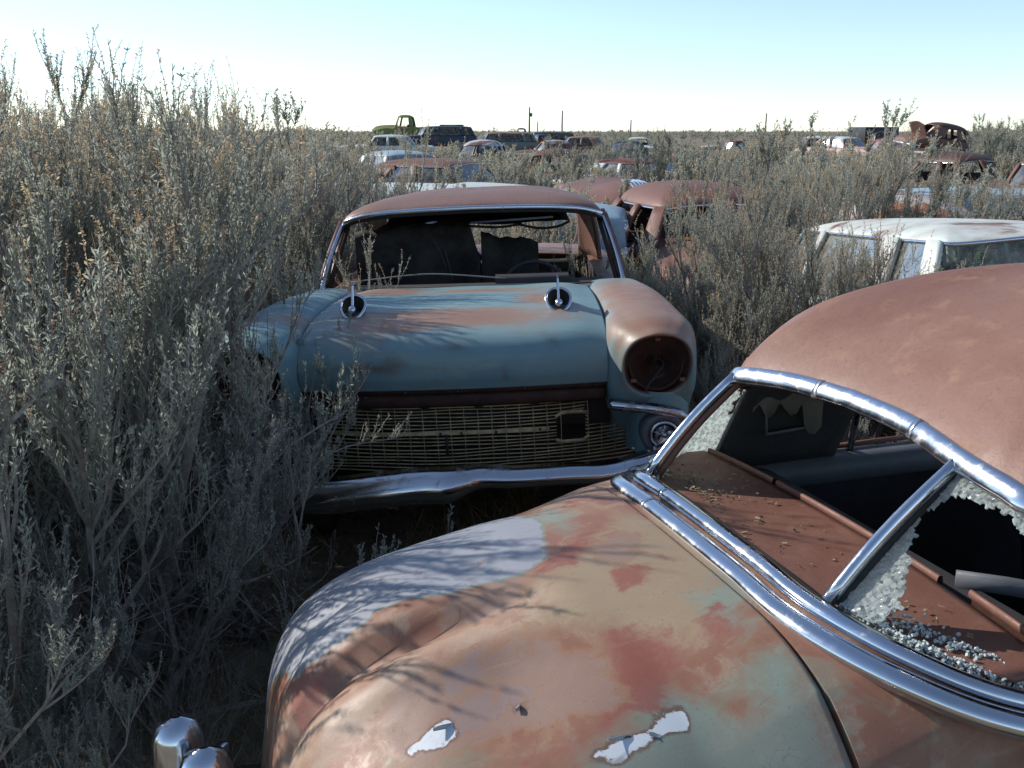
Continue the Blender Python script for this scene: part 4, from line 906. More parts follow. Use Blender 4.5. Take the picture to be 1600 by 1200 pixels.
STY = dict(   # stations: x/L (0 = tail, 1 = nose), half width, centre height, shoulder height
 fifties=dict(L=5.1, W=.93, st=[(0, .80, .55, .52), (.004, .86, .86, .84), (.04, .90, .96, .93), (.2, .93, 1.0, .97), (.3, .93, .97, .97), (.62, .93, .97, .97), (.68, .92, 1.03, .98), (.85, .92, 1.0, .95), (.965, .90, .93, .90), (.995, .86, .80, .80), (1., .80, .5, .5)],
    B=[(.19, 0), (.195, .5), (.225, .7), (.30, .78), (.45, .79), (.60, .79), (.655, .76), (.685, .55), (.70, 0)], T=[(.265, 0), (.27, .42), (.30, .58), (.36, .62), (.45, .64), (.56, .63), (.60, .58), (.615, .4), (.62, 0)],
    seg=[(1.9, 3.2, 'pillar'), (4.0, 4.22, 'pillar'), (5.5, 6.1, 'pillar')], H=1.52, tz=1.38, um=.45),
 forties=dict(L=4.9, W=.90, st=[(0, .62, .5, .45), (.01, .74, .72, .62), (.08, .84, .93, .78), (.2, .90, 1.04, .88), (.3, .92, 1.02, .95), (.6, .90, 1.02, .96), (.68, .88, 1.08, .92), (.82, .88, 1.08, .86), (.93, .86, 1.0, .82), (.985, .74, .84, .74), (1., .6, .5, .5)],
    B=[(.13, 0), (.15, .42), (.20, .62), (.30, .74), (.45, .77), (.58, .76), (.635, .72), (.66, .5), (.675, 0)], T=[(.25, 0), (.26, .30), (.29, .48), (.35, .57), (.45, .60), (.54, .58), (.575, .52), (.59, .35), (.60, 0)],
    seg=[(1.3, 3.1, 'pillar'), (4.1, 4.4, 'pillar'), (5.3, 6.1, 'pillar'), (7.75, 8., 'pillar')], H=1.64, tz=1.40, um=.43),
 wagon=dict(L=5.0, W=.92, st=[(0, .84, .5, .5), (.004, .88, .90, .88), (.03, .91, .98, .96), (.3, .93, .98, .97), (.62, .93, .97, .97), (.68, .92, 1.03, .98), (.85, .92, 1.0, .95), (.965, .90, .93, .90), (.995, .86, .80, .80), (1., .80, .5, .5)],
    B=[(.01, 0), (.012, .6), (.03, .76), (.14, .79), (.40, .80), (.60, .79), (.655, .76), (.685, .55), (.70, 0)], T=[(.05, 0), (.052, .5), (.07, .62), (.16, .65), (.40, .66), (.56, .64), (.60, .58), (.615, .4), (.62, 0)],
    seg=[(1.8, 2.3, 'pillar'), (3.0, 3.2, 'pillar'), (4.2, 4.4, 'pillar'), (5.5, 6.1, 'pillar')], H=1.54, tz=1.42, um=.33),
 truck=dict(L=4.9, W=.95, st=[(0, .90, .55, .5), (.004, .92, .80, .95), (.03, .93, .80, 1.0), (.40, .93, .80, 1.0), (.43, .93, 1.05, 1.02), (.66, .92, 1.08, 1.0), (.72, .88, 1.16, .96), (.86, .86, 1.14, .90), (.95, .84, 1.06, .86), (.99, .76, .86, .76), (1., .6, .5, .5)],
    B=[(.435, 0), (.437, .6), (.45, .76), (.50, .79), (.56, .80), (.63, .79), (.665, .76), (.69, .5), (.70, 0)], T=[(.455, 0), (.457, .5), (.47, .62), (.51, .65), (.56, .66), (.60, .65), (.625, .58), (.64, .4), (.645, 0)],
    seg=[(.9, 2.6, 'pillar'), (5.3, 6.1, 'pillar')], H=1.80, tz=1.62, um=.55))

STY['lowroof'] = dict(STY['forties'], H=1.50, tz=1.28)

def make_car(kind, label, cat, loc, yaw, style, paint, roofm, lod=1, glass=True, scale=1., tilt=(0, 0), trim=CHROME_OLD, wz=0., group='wrecked cars in the junkyard', name=None, lit_hood=None, open_lid=None, no_cabin=False):
    S = STY[style]; L = S['L']; z0 = float(ground_z(loc[0], loc[1]))
    car = empty(name or kind, (loc[0], loc[1], z0 + wz), (tilt[0], tilt[1], yaw), label, cat, group)
    car.scale = (scale,) * 3
    X = lambda f: (f - .5) * L
    rows = []
    for f, w, zc, ze in S['st']:
        x = X(f); cap = 1 if .02 < f < .98 else 0
        r = [(-w * .93, .34 if cap else .42), (-w, .55), (-w * .99, ze - .16), (-w * .93, ze - .04), (-w * .80, ze), (-w * .45, (zc * .75 + ze * .25)), (0, zc)]
        r = r + [(-a, b) for a, b in r[:-1][::-1]]
        rows.append([(x, a, b) for a, b in r])
    nu, nv = (70, 50) if lod else (40, 30)
    G = patch(rows, nu, nv)
    if style in ('forties', 'lowroof') or style == 'truck':   # bulging separate wings
        for fx, amp in ((.83, .10), (.15, .10)):
            bul = amp * np.exp(-((G[..., 0] - X(fx)) / .42) ** 2) * smooth01((np.abs(G[..., 1]) - .5) / .3)
            G[..., 1] += np.sign(G[..., 1]) * bul * .8; G[..., 2] += bul * .6
    mb = MB(); mb.grid(G); mb.build('body', paint, car)
    lm, hm = paint, paint
    if not no_cabin:
        Bc = []; 
        for f, w in S['B']:
            zc = np.interp(f, [s[0] for s in S['st']], [s[2] for s in S['st']]); ze = np.interp(f, [s[0] for s in S['st']], [s[3] for s in S['st']])
            Bc.append((X(f), w, (zc if w < .4 else ze) + .005))
        n_ = len(S['T']); Tc = [(X(f), w, S['tz'] + (.05 if w < .3 else .03 if w < .5 else 0)) for f, w in S['T']]
        segs = list(S['seg'])
        if glass:
            cuts = sorted([(a, b) for a, b, k in segs]); last = 0.
            for a, b in cuts:
                if a > last + .05: segs.append((last, a, 'glass'))
                last = b
            if last < n_ - 1.05: segs.append((last, n_ - 1, 'glass'))
        greenhouse(car, Bc, Tc, segs, S['H'], X(S['um']), roofm, paint, GLASS if glass == 'clear' else GLASS_DARK, trim if lod else None, n=8 if lod else 5, K=16 if lod else 9)
        mb = MB(); b = half_curve(Bc, 5); lp = np.vstack([b, mirror_y(b)[::-1][1:-1]]); c = lp.mean(0)
        mb.grid(np.stack([lp + [0, 0, .012], c + (lp - c) * .5 + [0, 0, .013], c + (lp - c) * .01 + [0, 0, .013]]), wv=True); mb.build('cabin_shade_cap', BLACK, car)  # flat black sheet over the belt, its colour standing in for cabin shade
        for fx in (.36, .52) if style != 'truck' else (.50,):
            mb = MB(); mb.grid(patch([[(X(fx) + a, v, zz) for v in (-.6, 0, .6)] for a, zz in ((-.08, .95), (-.06, 1.12), (0, 1.18), (.05, 1.12), (.05, .95))], 10, 8)); mb.build('seat', SEAT, car)
    # nose, tail, lamps, bumpers, wheels
    for s in (1, -1):
        mb = MB(); zc = .74; y = .70 * s if style in ('fifties', 'wagon') else .62 * s; xh = X(1.0) - (.02 if style in ('fifties', 'wagon') else .10)
        e = empty('headlight', parent=car)
        mb.lathe([(.10, -.10), (.105, .0), (.10, .03), (.085, .035)], 18, 'x', (xh, y, zc)); mb.build('headlight_ring', trim, e)
        mb = MB(); mb.lathe([(.085, .03), (.06, .045), (.001, .05)], 16, 'x', (xh, y, zc)); mb.build('lens', GLASS if lod else BLACK, e)
        mb = MB(); mb.box((X(0) + .01, s * .72, .72), (.05, .09, .16)); mb.build('tail_light', plain('tail_lens', (.15, .012, .01), .3), car, bevel=.01)
    if style in ('fifties', 'wagon'): mb = MB(); mb.box((X(1) - .01, 0, .66), (.04, 1.0, .22)); 
    else: mb = MB(); mb.box((X(1) - .04, 0, .72), (.08, .5, .34))
    mb.build('grille', BLACK, car, bevel=.01)
    for f, sg in ((1.012, 1), (-.012, -1)):
        p = catmull([(X(f) - sg * .35, -.93, .46), (X(f) - sg * .04, -.84, .46), (X(f) + sg * .03, 0, .46), (X(f) - sg * .04, .84, .46), (X(f) - sg * .35, .93, .46)], 24)
        mb = MB(); mb.tube(p, .07, prof=[(-1, -.3), (0, -.5), (1, -.3), (1, .2), (0, .5), (-1, .2)], up=(0, 0, 1)); mb.build('bumper', trim, car)
    for f in (.19, .80):
        for s in (1, -1): wheel(car, (X(f), s * (S['W'] - .13), .33), .34)
    return car

GLASS_DARK = glass_mat('shade_tinted_glass', (.16, .18, .18), .35, .2, .35)  # dusty panes, tinted dark to stand for the shade inside open windows
def P_(name, c, **k): return rusty_paint(name, c, **k)
RUSTC = rusty_paint('rusted_body', (.16, .10, .08), amount=.9, scale=1.5, edge=.3)
RUSTD_M = rusty_paint('dark_rusted_body', (.05, .035, .03), rust=(.07, .035, .027), rust2=(.11, .055, .04), amount=.7, scale=1.5, edge=.3)
WHITE = P_('chalky_white_paint', (.55, .58, .55), amount=.22, scale=1.2, paint2=(.46, .5, .47))
WHITE_CLEAN = P_('mint_white_paint', (.56, .61, .56), amount=.27, scale=2.2, edge=.12, paint2=(.55, .6, .56))
WHITE_BLUE = P_('pale_blue_paint', (.30, .40, .46), amount=.25, scale=1.3)
ORANGE_R = rusty_paint('orange_rust', (.5, .5, .47), rust=(.26, .10, .04), rust2=(.33, .15, .06), amount=.5, scale=1.6)
BLACKP = P_('weathered_black_paint', (.014, .016, .020), amount=.2, scale=1.5, rough=.4)
NAVY = P_('dull_navy_paint', (.03, .045, .07), amount=.2, scale=1.5)
GREYG = P_('grey_green_paint', (.14, .17, .16), amount=.3, scale=1.5)
DGREEN = P_('dark_green_paint', (.03, .06, .045), amount=.25, scale=1.5)
YGREEN = P_('yellow_green_paint', (.16, .19, .05), amount=.25, scale=1.5)
MAROON = P_('maroon_paint', (.10, .022, .02), amount=.4, scale=1.5, rust=(.11, .035, .03))
RED = P_('faded_red_paint', (.24, .05, .04), amount=.3, scale=1.5)
TANP = P_('tan_paint', (.26, .18, .12), amount=.4, scale=1.5)

CARS = [
 # (name, label, cat, (px, D), yaw deg, style, paint, roof, kwargs)
 ('station_wagon', 'mint-white car right of the tall sagebrush, chrome-edged end window, white roof with small rust spots', 'car', (1420, 7.2, 357), 90, 'wagon', WHITE_CLEAN, WHITE_CLEAN, dict(trim=CHROME, glass='clear', scale=.93, tilt=(0, R(4)))),
 ('rusty_sedan', 'bare rusty sedan directly behind the blue-green car, arched windows with bright trim', 'car', (1100, 12.6, 289), -78, 'lowroof', RUSTC, RUSTC, dict(glass=False, scale=1.32, trim=CHROME)),
 ('rusty_sedan', 'rusty car whose bonnet carries a ribbed chrome stripe, just behind the rusty sedan', 'car', (968, 16.5, 287), -86, 'forties', RUSTC, RUSTC, dict(no_cabin=True)),
 ('white_car', 'white rounded car with an orange-rusted side, behind the bare-trunked sagebrush', 'car', (1390, 12.6, 302), -102, 'forties', ORANGE_R, ORANGE_R, dict(no_cabin=True)),
 ('pale_blue_car', 'pale blue car with brown rust, low among the sagebrush beyond the mint-white roof', 'car', (1640, 14.8, 279), 178, 'fifties', WHITE_BLUE, WHITE_BLUE, dict(no_cabin=True)),
 ('rusty_sedan', 'wide dark rusty car with black window openings, farther right among the sagebrush', 'car', (1508, 22.5, 237), -68, 'forties', RUSTD_M, RUSTD_M, dict(glass=False)),
 ('rusty_sedan', 'orange-roofed car with a glinting bright headlamp, at the right edge beyond the pale blue car', 'car', (1650, 19.5, 246), -120, 'fifties', RUSTC, RUSTC, {}),
 ('red_car', 'small red-roofed car with pale pillars, below the black box truck', 'car', (1398, 48, 216), -75, 'fifties', RED, RED, dict(lod=0)),
 ('van_body', 'black boxy truck body on the skyline behind the red-roofed car', 'truck', (1378, 62, 200), -85, 'truck', BLACKP, BLACKP, dict(lod=0, scale=1.15)),
 ('rusty_coupe', 'rusty coupe heaped up and tilted on the skyline, boot lid raised', 'car', (1478, 45, 194), 12, 'forties', RUSTC, RUSTD_M, dict(lod=0, wz=.45, tilt=(R(6), R(9)), glass=False)),
 ('dark_car', 'black flattened wreck lying under the tilted rusty coupe', 'car', (1500, 44, 228), -160, 'fifties', BLACKP, BLACKP, dict(lod=0, wz=-.25, no_cabin=True)),
 ('tan_car', 'tan car with a pale roof line, left of the pinkish car among the brush', 'car', (1275, 56, 212), 175, 'fifties', TANP, WHITE, dict(lod=0)),
 ('pinkish_car', 'white and pinkish-red car half hidden by brush, left of the red-roofed car', 'car', (1318, 50, 213), -60, 'fifties', P_('pinkish_paint', (.5, .36, .33), amount=.35, scale=2), WHITE, dict(lod=0)),
 ('blue_pickup', 'dark blue and red vehicle with a slanting windscreen, by the rightmost pole', 'pickup', (1152, 62, 219), 205, 'truck', NAVY, MAROON, dict(lod=0, scale=.9)),
 ('orange_car', 'reddish-orange car roof just left of the dark blue vehicle', 'car', (1108, 66, 226), 185, 'fifties', RED, ORANGE_R, dict(lod=0, wz=-.1)),
 ('maroon_car', 'maroon car with a whitish bonnet, in the brush beyond the rusty sedan', 'car', (1002, 26, 247), -40, 'fifties', WHITE, MAROON, dict(lod=0)),
 ('green_car', 'dark green and black car below the empty white windscreen frame', 'car', (980, 44, 219), -100, 'fifties', DGREEN, DGREEN, dict(lod=0)),
 ('white_car', 'car on the skyline of which only a pale empty windscreen frame shows', 'car', (997, 64, 214), -90, 'fifties', WHITE, WHITE, dict(lod=0, glass=False)),
 ('tan_car', 'long tan-orange sedan with a pale front wing, centre of the skyline row', 'car', (905, 58, 212), 172, 'fifties', TANP, TANP, dict(lod=0)),
 ('orange_car', 'small rust-orange car in front of the skyline row, left of the tan-orange sedan', 'car', (858, 52, 218), 200, 'forties', RUSTC, ORANGE_R, dict(lod=0, scale=.9)),
 ('grey_car', 'low grey-green car in front of the dark pickup', 'car', (830, 41, 227), 180, 'fifties', GREYG, GREYG, dict(lod=0, no_cabin=True)),
 ('rusty_car', 'small rusty round-roofed car with black windows, deep in brush mid-picture', 'car', (862, 29, 232), -112, 'forties', RUSTC, RUSTC, dict(lod=0, glass=False)),
 ('black_car', 'black car with a rusty and white rounded roof, left of the mid-picture brush', 'car', (752, 38, 218), -105, 'forties', BLACKP, P_('white_rust_roof', (.5, .52, .55), amount=.5, scale=.9), dict(lod=0, scale=1.12)),
 ('white_car', 'pale blue-white car top beside the tall sagebrush, farther back than the rusty roof', 'car', (628, 24, 235), -60, 'fifties', WHITE, WHITE_BLUE, dict(lod=0)),
 ('rusty_car', 'long low rusty roof over dark windows, behind the white bonnet', 'car', (692, 18.6, 247), -30, 'fifties', RUSTC, RUSTC, dict(lod=1)),
 ('white_car', 'white-bonneted car in front of the long rusty roof', 'car', (640, 15.6, 261), -20, 'fifties', WHITE, WHITE, dict(lod=1, no_cabin=True, wz=.12)),
 ('pale_blue_car', 'light blue car lid nearest behind the rust-brown roof, left side', 'car', (668, 12.6, 284), -8, 'fifties', P_('light_blue_paint', (.27, .38, .45), amount=.1, scale=1.3), WHITE_BLUE, dict(lod=1, no_cabin=True, wz=.1)),
 ('old_truck', 'yellow-green old truck with a tall open cab on the skyline', 'truck', (640, 72, 179), 176, 'truck', YGREEN, YGREEN, dict(lod=0, wz=.45, scale=1.1, glass=False)),
 ('dark_car', 'dark blue-grey car with a slanting windscreen, right of the yellow-green truck', 'car', (678, 60, 193), 190, 'wagon', NAVY, NAVY, dict(lod=0, wz=.1)),
 ('truck_body', 'black square truck body on the skyline, right of the dark blue-grey car', 'truck', (705, 82, 192), -90, 'truck', BLACKP, BLACKP, dict(lod=0, wz=.3)),
 ('station_wagon', 'long grey-tan station wagon with see-through side windows on the skyline', 'car', (775, 60, 206), 184, 'wagon', GREYG, TANP, dict(lod=0)),
 ('old_truck', 'tiny distant truck cab on the skyline above the dark pickup', 'truck', (818, 108, 200), 180, 'truck', NAVY, NAVY, dict(lod=0, wz=.5, glass=False)),
 ('dark_pickup', 'dark pickup with a black box, left of the navy car with its hood up', 'pickup', (838, 66, 209), 30, 'truck', BLACKP, NAVY, dict(lod=0)),
 ('navy_car', 'navy car in the skyline row between the dark pickup and the tan-orange sedan', 'car', (878, 70, 205), 15, 'wagon', NAVY, GREYG, dict(lod=0, wz=.2)),
 ('white_car', 'white car top at the far left of the row, close to the tall sagebrush', 'car', (603, 52, 210), 180, 'fifties', WHITE, WHITE, dict(lod=0)),
]
FOOT = []
car_objs = []
for (nm, lab, cat, (px, D, yt), yaw, sty, pm, rm, kw) in CARS:
    x, y = at(px, D, 1.4); L = STY[sty]['L'] / 2; kw = dict(kw); sc = kw.get('scale', 1.)
    dnear = D - (1.0 if not kw.get('no_cabin') else 1.4) * abs(math.sin(R(yaw)))
    ztop = EYE - (yt - 205) / 1550. * dnear; Hs = (1.04 if kw.get('no_cabin') else STY[sty]['H']) * sc
    if nm in ('van_body', 'truck_body'): Hs = 1.95 * sc
    kw['wz'] = max(-.5 * max(1, sc) ** 2, min(.12, ztop - Hs - float(ground_z(x, y))))
    o = make_car(nm, lab, cat, (x, y), R(yaw), sty, pm, rm, name=nm, **kw); car_objs.append((o, lab, px, D))
    FOOT.append((x, y, L * .95, 1.0, R(yaw)))
FOOT += [(-.215, 3.8 + 2.6, 2.7, 1.05, R(90)), (.478 + 1.2, 2.124 + .4, 2.7, 1.05, R(18))]
# chrome stripes over the bonnet of the car behind the rusty sedan
so = car_objs[2][0]
for y in (-.12, -.06, 0, .06, .12):
    xs = np.linspace(.9, 2.3, 20); zz = np.interp(xs, [.9, 1.57, 2.1, 2.3], [1.09, 1.09, 1.01, .92])
    mb = MB(); mb.tube(np.stack([xs, 0 * xs + y, zz + .004 - .05 * abs(y)], -1), .016, 6); mb.build('chrome_stripe', CHROME, so)
# raised boot lid of the heaped coupe
mb = MB(); mb.grid(patch([[(-1.6 - a * .5, v, 1.0 + a * .75 - .1 * (v / .6) ** 2) for v in (-.6, 0, .6)] for a in (0, .25, .5, .65)], 12, 12)); mb.build('boot_lid', RUSTD_M, car_objs[9][0], solid=.02)
# box bodies on the two skyline trucks
for i, h in ((8, 1.95), (29, 1.75)):
    mb = MB(); mb.box((-1.2, 0, .95 + (h - .9) / 2), (2.3, 1.9, h - .9)); mb.build('box_body', BLACKP, car_objs[i][0], bevel=.03)

# ------------------------------------------------------------------ poles on the skyline
WOOD = plain('weathered_pole_wood', (.10, .085, .07), .9)
for i, (px, D, h, lab) in enumerate(((827, 190, 5.6, 'tallest thin utility pole, with a small transformer, above the middle wrecks'), (878, 205, 5.2, 'thin bare utility pole just right of the tallest one'),
        (840, 260, 4.0, 'short far pole between the two taller utility poles'), (985, 230, 3.9, 'lone thin pole above the pale windscreen frame'), (1195, 210, 5.0, 'lone pole above the brush at the right, near the dark blue vehicle'))):
    x, y = at(px, D); zz = float(ground_z(x, y)); e = empty('utility_pole', (x, y, zz), label=lab, cat='pole', group='utility poles on the skyline')
    mb = MB(); mb.tube([(0, 0, -.3), (0, 0, h * .5), (.03, 0, h)], [.17, .15, .12], 8); mb.build('pole', WOOD, e)
    if i == 0: mb = MB(); mb.lathe([(.001, -.35), (.22, -.33), (.22, .33), (.001, .35)], 12, 'z', (.35, 0, h - 1.4)); mb.build('transformer', GREYMETAL, e)
# ------------------------------------------------------------------ sagebrush
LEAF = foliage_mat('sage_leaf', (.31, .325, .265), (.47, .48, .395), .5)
LEAF_D = foliage_mat('sage_leaf_shaded', (.24, .25, .21), (.36, .37, .31), .4)  # darker copy of the sage leaf: shade painted into the low, shaded bushes
SEED = foliage_mat('sage_seed_stalk', (.42, .31, .21), (.60, .47, .33), .45)
BARK = plain('sage_bark', (.17, .145, .12), .9, scale=30, col2=(.32, .285, .25), bmp=.5)

def btube(P, r0, r1, k=3):
    """batch of polylines (m,n,3) -> verts, faces"""
    m, n, _ = P.shape
    T = np.gradient(P, axis=1); T /= np.linalg.norm(T, axis=2, keepdims=True) + 1e-9
    a = np.array([.31, .62, .17]); N = np.cross(T, a); N /= np.linalg.norm(N, axis=2, keepdims=True) + 1e-9; Bn = np.cross(T, N)
    r = (np.asarray(r0).reshape(-1, 1) * (1 - np.linspace(0, 1, n)) + np.asarray(r1).reshape(-1, 1) * np.linspace(0, 1, n))[..., None]
    an = np.linspace(0, 2 * np.pi, k, endpoint=False)
    V = np.stack([P + r * (math.cos(t) * N + math.sin(t) * Bn) for t in an], 2)      # m,n,k,3
    f = grid_faces(n, k, False, True); F = (f[None] + (np.arange(m) * n * k)[:, None, None]).reshape(-1, 4)
    return V.reshape(-1, 3), F

def leaves(base, d, ln, w, rs):
    m = len(base); side = np.cross(d, rs.normal(size=(m, 3))); side /= np.linalg.norm(side, axis=1, keepdims=True) + 1e-9
    ln = ln[:, None]; w = w[:, None] if np.ndim(w) else w
    bend = rs.normal(size=(m, 3)) * .12
    V = np.stack([base, base + d * ln * .55 + side * w + bend * ln, base + d * ln + bend * ln * 2, base + d * ln * .5 - side * w + bend * ln], 1)
    F = np.arange(m * 4).reshape(-1, 4); return V.reshape(-1, 3), F

def unit(v): return v / (np.linalg.norm(v, axis=-1, keepdims=True) + 1e-9)

def sage_data(seed, h=1.5, spread=.8, nm=10, ns=8, ntw=12, nl=22, ll=.018, lw=.0026, stalk=.35, lean=(0, 0), low=.22, deadf=.12, openf=.0):
    rs = np.random.RandomState(seed); out = {}
    az = rs.uniform(0, 2 * np.pi, nm) + np.arange(nm) * 2.4; inc = np.abs(rs.uniform(.08, 1., nm)) * R(54)
    d0 = np.stack([np.cos(az) * np.sin(inc), np.sin(az) * np.sin(inc), np.cos(inc)], -1); d0[:, 0] += lean[0]; d0[:, 1] += lean[1]; d0 = unit(d0)
    Lm = h * rs.uniform(.62, .92, nm) / np.maximum(.62, d0[:, 2]) * (1 - .25 * (inc > 1.0))
    n = 8; s = np.linspace(0, 1, n)
    P = np.zeros((nm, n, 3)); P[:, 0, :2] = rs.normal(size=(nm, 2)) * .06; d = d0.copy()
    for i in range(1, n):
        d = unit(d + rs.normal(size=d.shape) * .17 + np.array([0, 0, .07])); P[:, i] = P[:, i - 1] + d * (Lm / (n - 1))[:, None]
    P[..., :2] *= spread / .8
    bV, bF = btube(P, h * .016 * rs.uniform(.7, 1.4, nm), np.full(nm, .004)); mb = MB(); mb.add(bV, bF)
    # sub-branches
    def children(P, per, lo, hi, L0, L1, up, rnd, n=5):
        m, k, _ = P.shape; idx = np.repeat(np.arange(m), per); t = rs.uniform(lo, hi, m * per) ** .8
        f = t * (k - 1); i = np.minimum(f.astype(int), k - 2); fr = (f - i)[:, None]
        base = P[idx, i] * (1 - fr) + P[idx, i + 1] * fr; tan = unit(P[idx, i + 1] - P[idx, i])
        d = unit(tan * .55 + rs.normal(size=base.shape) * rnd + np.array([0, 0, up]))
        L = rs.uniform(L0, L1, len(base)); Q = np.zeros((len(base), n, 3)); Q[:, 0] = base
        for j in range(1, n):
            d = unit(d + rs.normal(size=d.shape) * .12 + np.array([0, 0, .16 * up])); Q[:, j] = Q[:, j - 1] + d * (L / (n - 1))[:, None]
        return Q
    S = children(P, ns, low, 1., h * .16, h * .36, .75, .48)
    v, f = btube(S, np.full(len(S), h * .0042), np.full(len(S), .0022)); mb.add(v, f)
    Tw = children(S, ntw, .12, 1., h * .055, h * .16, 1.15, .30, n=4)
    v, f = btube(Tw, np.full(len(Tw), .0019), np.full(len(Tw), .001)); mb.add(v, f)
    # dead bare twigs low down
    nd = max(1, int(ns * 1.4)); Dd = children(P, nd, .05, .55, h * .08, h * .24, .05, .8, n=4); v, f = btube(Dd, np.full(len(Dd), .0026), np.full(len(Dd), .001)); mb.add(v, f)
    D2 = children(Dd, 4, .2, 1., h * .04, h * .10, .1, .8, n=3); v, f = btube(D2, np.full(len(D2), .0013), np.full(len(D2), .0007)); mb.add(v, f)
    out['branches'] = mb
    # leaves, bunched towards the twig ends
    zt = Tw[:, -1, 2] / h; alive = rs.uniform(size=len(Tw)) < np.clip((zt - .12) * 2.6, .06, 1.) * (1 - deadf)
    A = Tw[alive]; m = len(A); idx = np.repeat(np.arange(m), nl); t = rs.uniform(.1, 1.04, m * nl)
    f = t * 3; i = np.clip(f.astype(int), 0, 2); fr = (f - i)[:, None]; base = A[idx, i] * (1 - fr) + A[idx, i + 1] * fr; tan = unit(A[idx, i + 1] - A[idx, i])
    d = unit(tan * .9 + rs.normal(size=base.shape) * .42 + [0, 0, .25]); v, f = leaves(base, d, ll * rs.uniform(.6, 1.3, len(base)), lw * rs.uniform(.7, 1.3, len(base)), rs)
    ml = MB(); ml.add(v, f); out['foliage'] = ml
    # seed stalks on the highest twigs
    q = np.quantile(Tw[:, -1, 2], 1 - stalk); top = Tw[(Tw[:, -1, 2] > q) & (rs.uniform(size=len(Tw)) < .34)]
    ms = MB()
    if len(top) > 25:
        st = top[:, -1]; n = 4; Q = np.zeros((len(st), n, 3)); Q[:, 0] = st; d = unit(unit(top[:, -1] - top[:, -2]) * .5 + rs.normal(size=st.shape) * .16 + [0, 0, 1.]); L = rs.uniform(.05, .17, len(st)) * h / 1.5
        for j in range(1, n): d = unit(d + rs.normal(size=d.shape) * .08); Q[:, j] = Q[:, j - 1] + d * (L / 3)[:, None]
        v, f = btube(Q, np.full(len(Q), .0012), np.full(len(Q), .0007)); ms.add(v, f)
        ns_ = max(5, int(nl * .8)); idx = np.repeat(np.arange(len(Q)), ns_); t = rs.uniform(.1, 1., len(idx)); f = t * 3; i = np.clip(f.astype(int), 0, 2); fr = (f - i)[:, None]
        base = Q[idx, i] * (1 - fr) + Q[idx, i + 1] * fr; d = unit(rs.normal(size=base.shape) * .8 + [0, 0, .8])
        v, f = leaves(base, d, ll * .55 * rs.uniform(.6, 1.3, len(base)), lw * 1.15 * rs.uniform(.7, 1.3, len(base)), rs); ms.add(v, f)
        out['seed_stalks'] = ms
    for mb_ in out.values():      # rounded crown: the longest shoots are held back
        for V in mb_.V: z = V[:, 2]; V[:, 2] = np.where(z > .9 * h, (.9 * h + (z - .9 * h) * .75), z)
    return out

def sage_meshes(leafm, merge=False, **k):
    dd = sage_data(**k)
    if merge and 'seed_stalks' in dd:
        A, B = dd['foliage'], dd.pop('seed_stalks'); F = A.F + [f + A.n for f in B.F]; mi = np.concatenate([np.zeros(sum(map(len, A.F))), np.ones(sum(map(len, B.F)))])
        return {'branches': make_mesh('branches', np.vstack(dd['branches'].V), dd['branches'].F, BARK, False), 'foliage': make_mesh('foliage', np.vstack(A.V + B.V), F, [leafm, SEED], False, mi)}
    return {nm: make_mesh(nm, np.vstack(mb.V), mb.F, {'branches': BARK, 'foliage': leafm, 'seed_stalks': SEED}[nm], False) for nm, mb in dd.items()}

def put_sage(ms, x, y, s, rz, label, tilt=(0, 0), sz=1., group='sagebrush bushes', z=None):
    e = empty('sagebrush', (x, y, float(ground_z(x, y)) - .02 if z is None else z), (tilt[0], tilt[1], rz), label, 'bush', group); e.scale = (s, s, s * sz)
    for nm, me in ms.items(): obj(nm, me, e)
    return e

NEAR = [sage_meshes(LEAF, seed=11, h=1.7, spread=.85, nm=14, ns=12, ntw=18, nl=34, ll=.018, lw=.0027),
        sage_meshes(LEAF, seed=12, h=1.7, spread=.8, nm=13, ns=12, ntw=18, nl=34, ll=.018, lw=.0027, stalk=.5),
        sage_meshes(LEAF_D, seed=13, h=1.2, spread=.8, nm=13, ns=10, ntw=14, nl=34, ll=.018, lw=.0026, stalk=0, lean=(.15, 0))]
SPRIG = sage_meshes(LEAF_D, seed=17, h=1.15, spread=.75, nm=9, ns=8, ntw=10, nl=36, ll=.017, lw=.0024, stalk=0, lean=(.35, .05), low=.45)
SLIM = sage_meshes(LEAF, seed=23, h=1.6, spread=.42, nm=11, ns=11, ntw=15, nl=30, ll=.018, lw=.0026, stalk=.3, lean=(-.05, 0))
DEAD = sage_meshes(LEAF, seed=19, h=1.0, spread=1.0, nm=12, ns=10, ntw=8, nl=6, ll=.015, lw=.002, stalk=0, deadf=.8)
MID = [sage_meshes(LEAF, True, seed=30 + i, h=1.35, spread=.9, nm=11, ns=9, ntw=12, nl=17, ll=.036, lw=.0062, stalk=(.35, .5, .25)[i]) for i in range(3)]
FAR = [sage_meshes(LEAF, True, seed=40 + i, h=1.3, spread=.95, nm=9, ns=8, ntw=9, nl=9, ll=.065, lw=.0125, stalk=(.4, .55, .3)[i]) for i in range(3)]

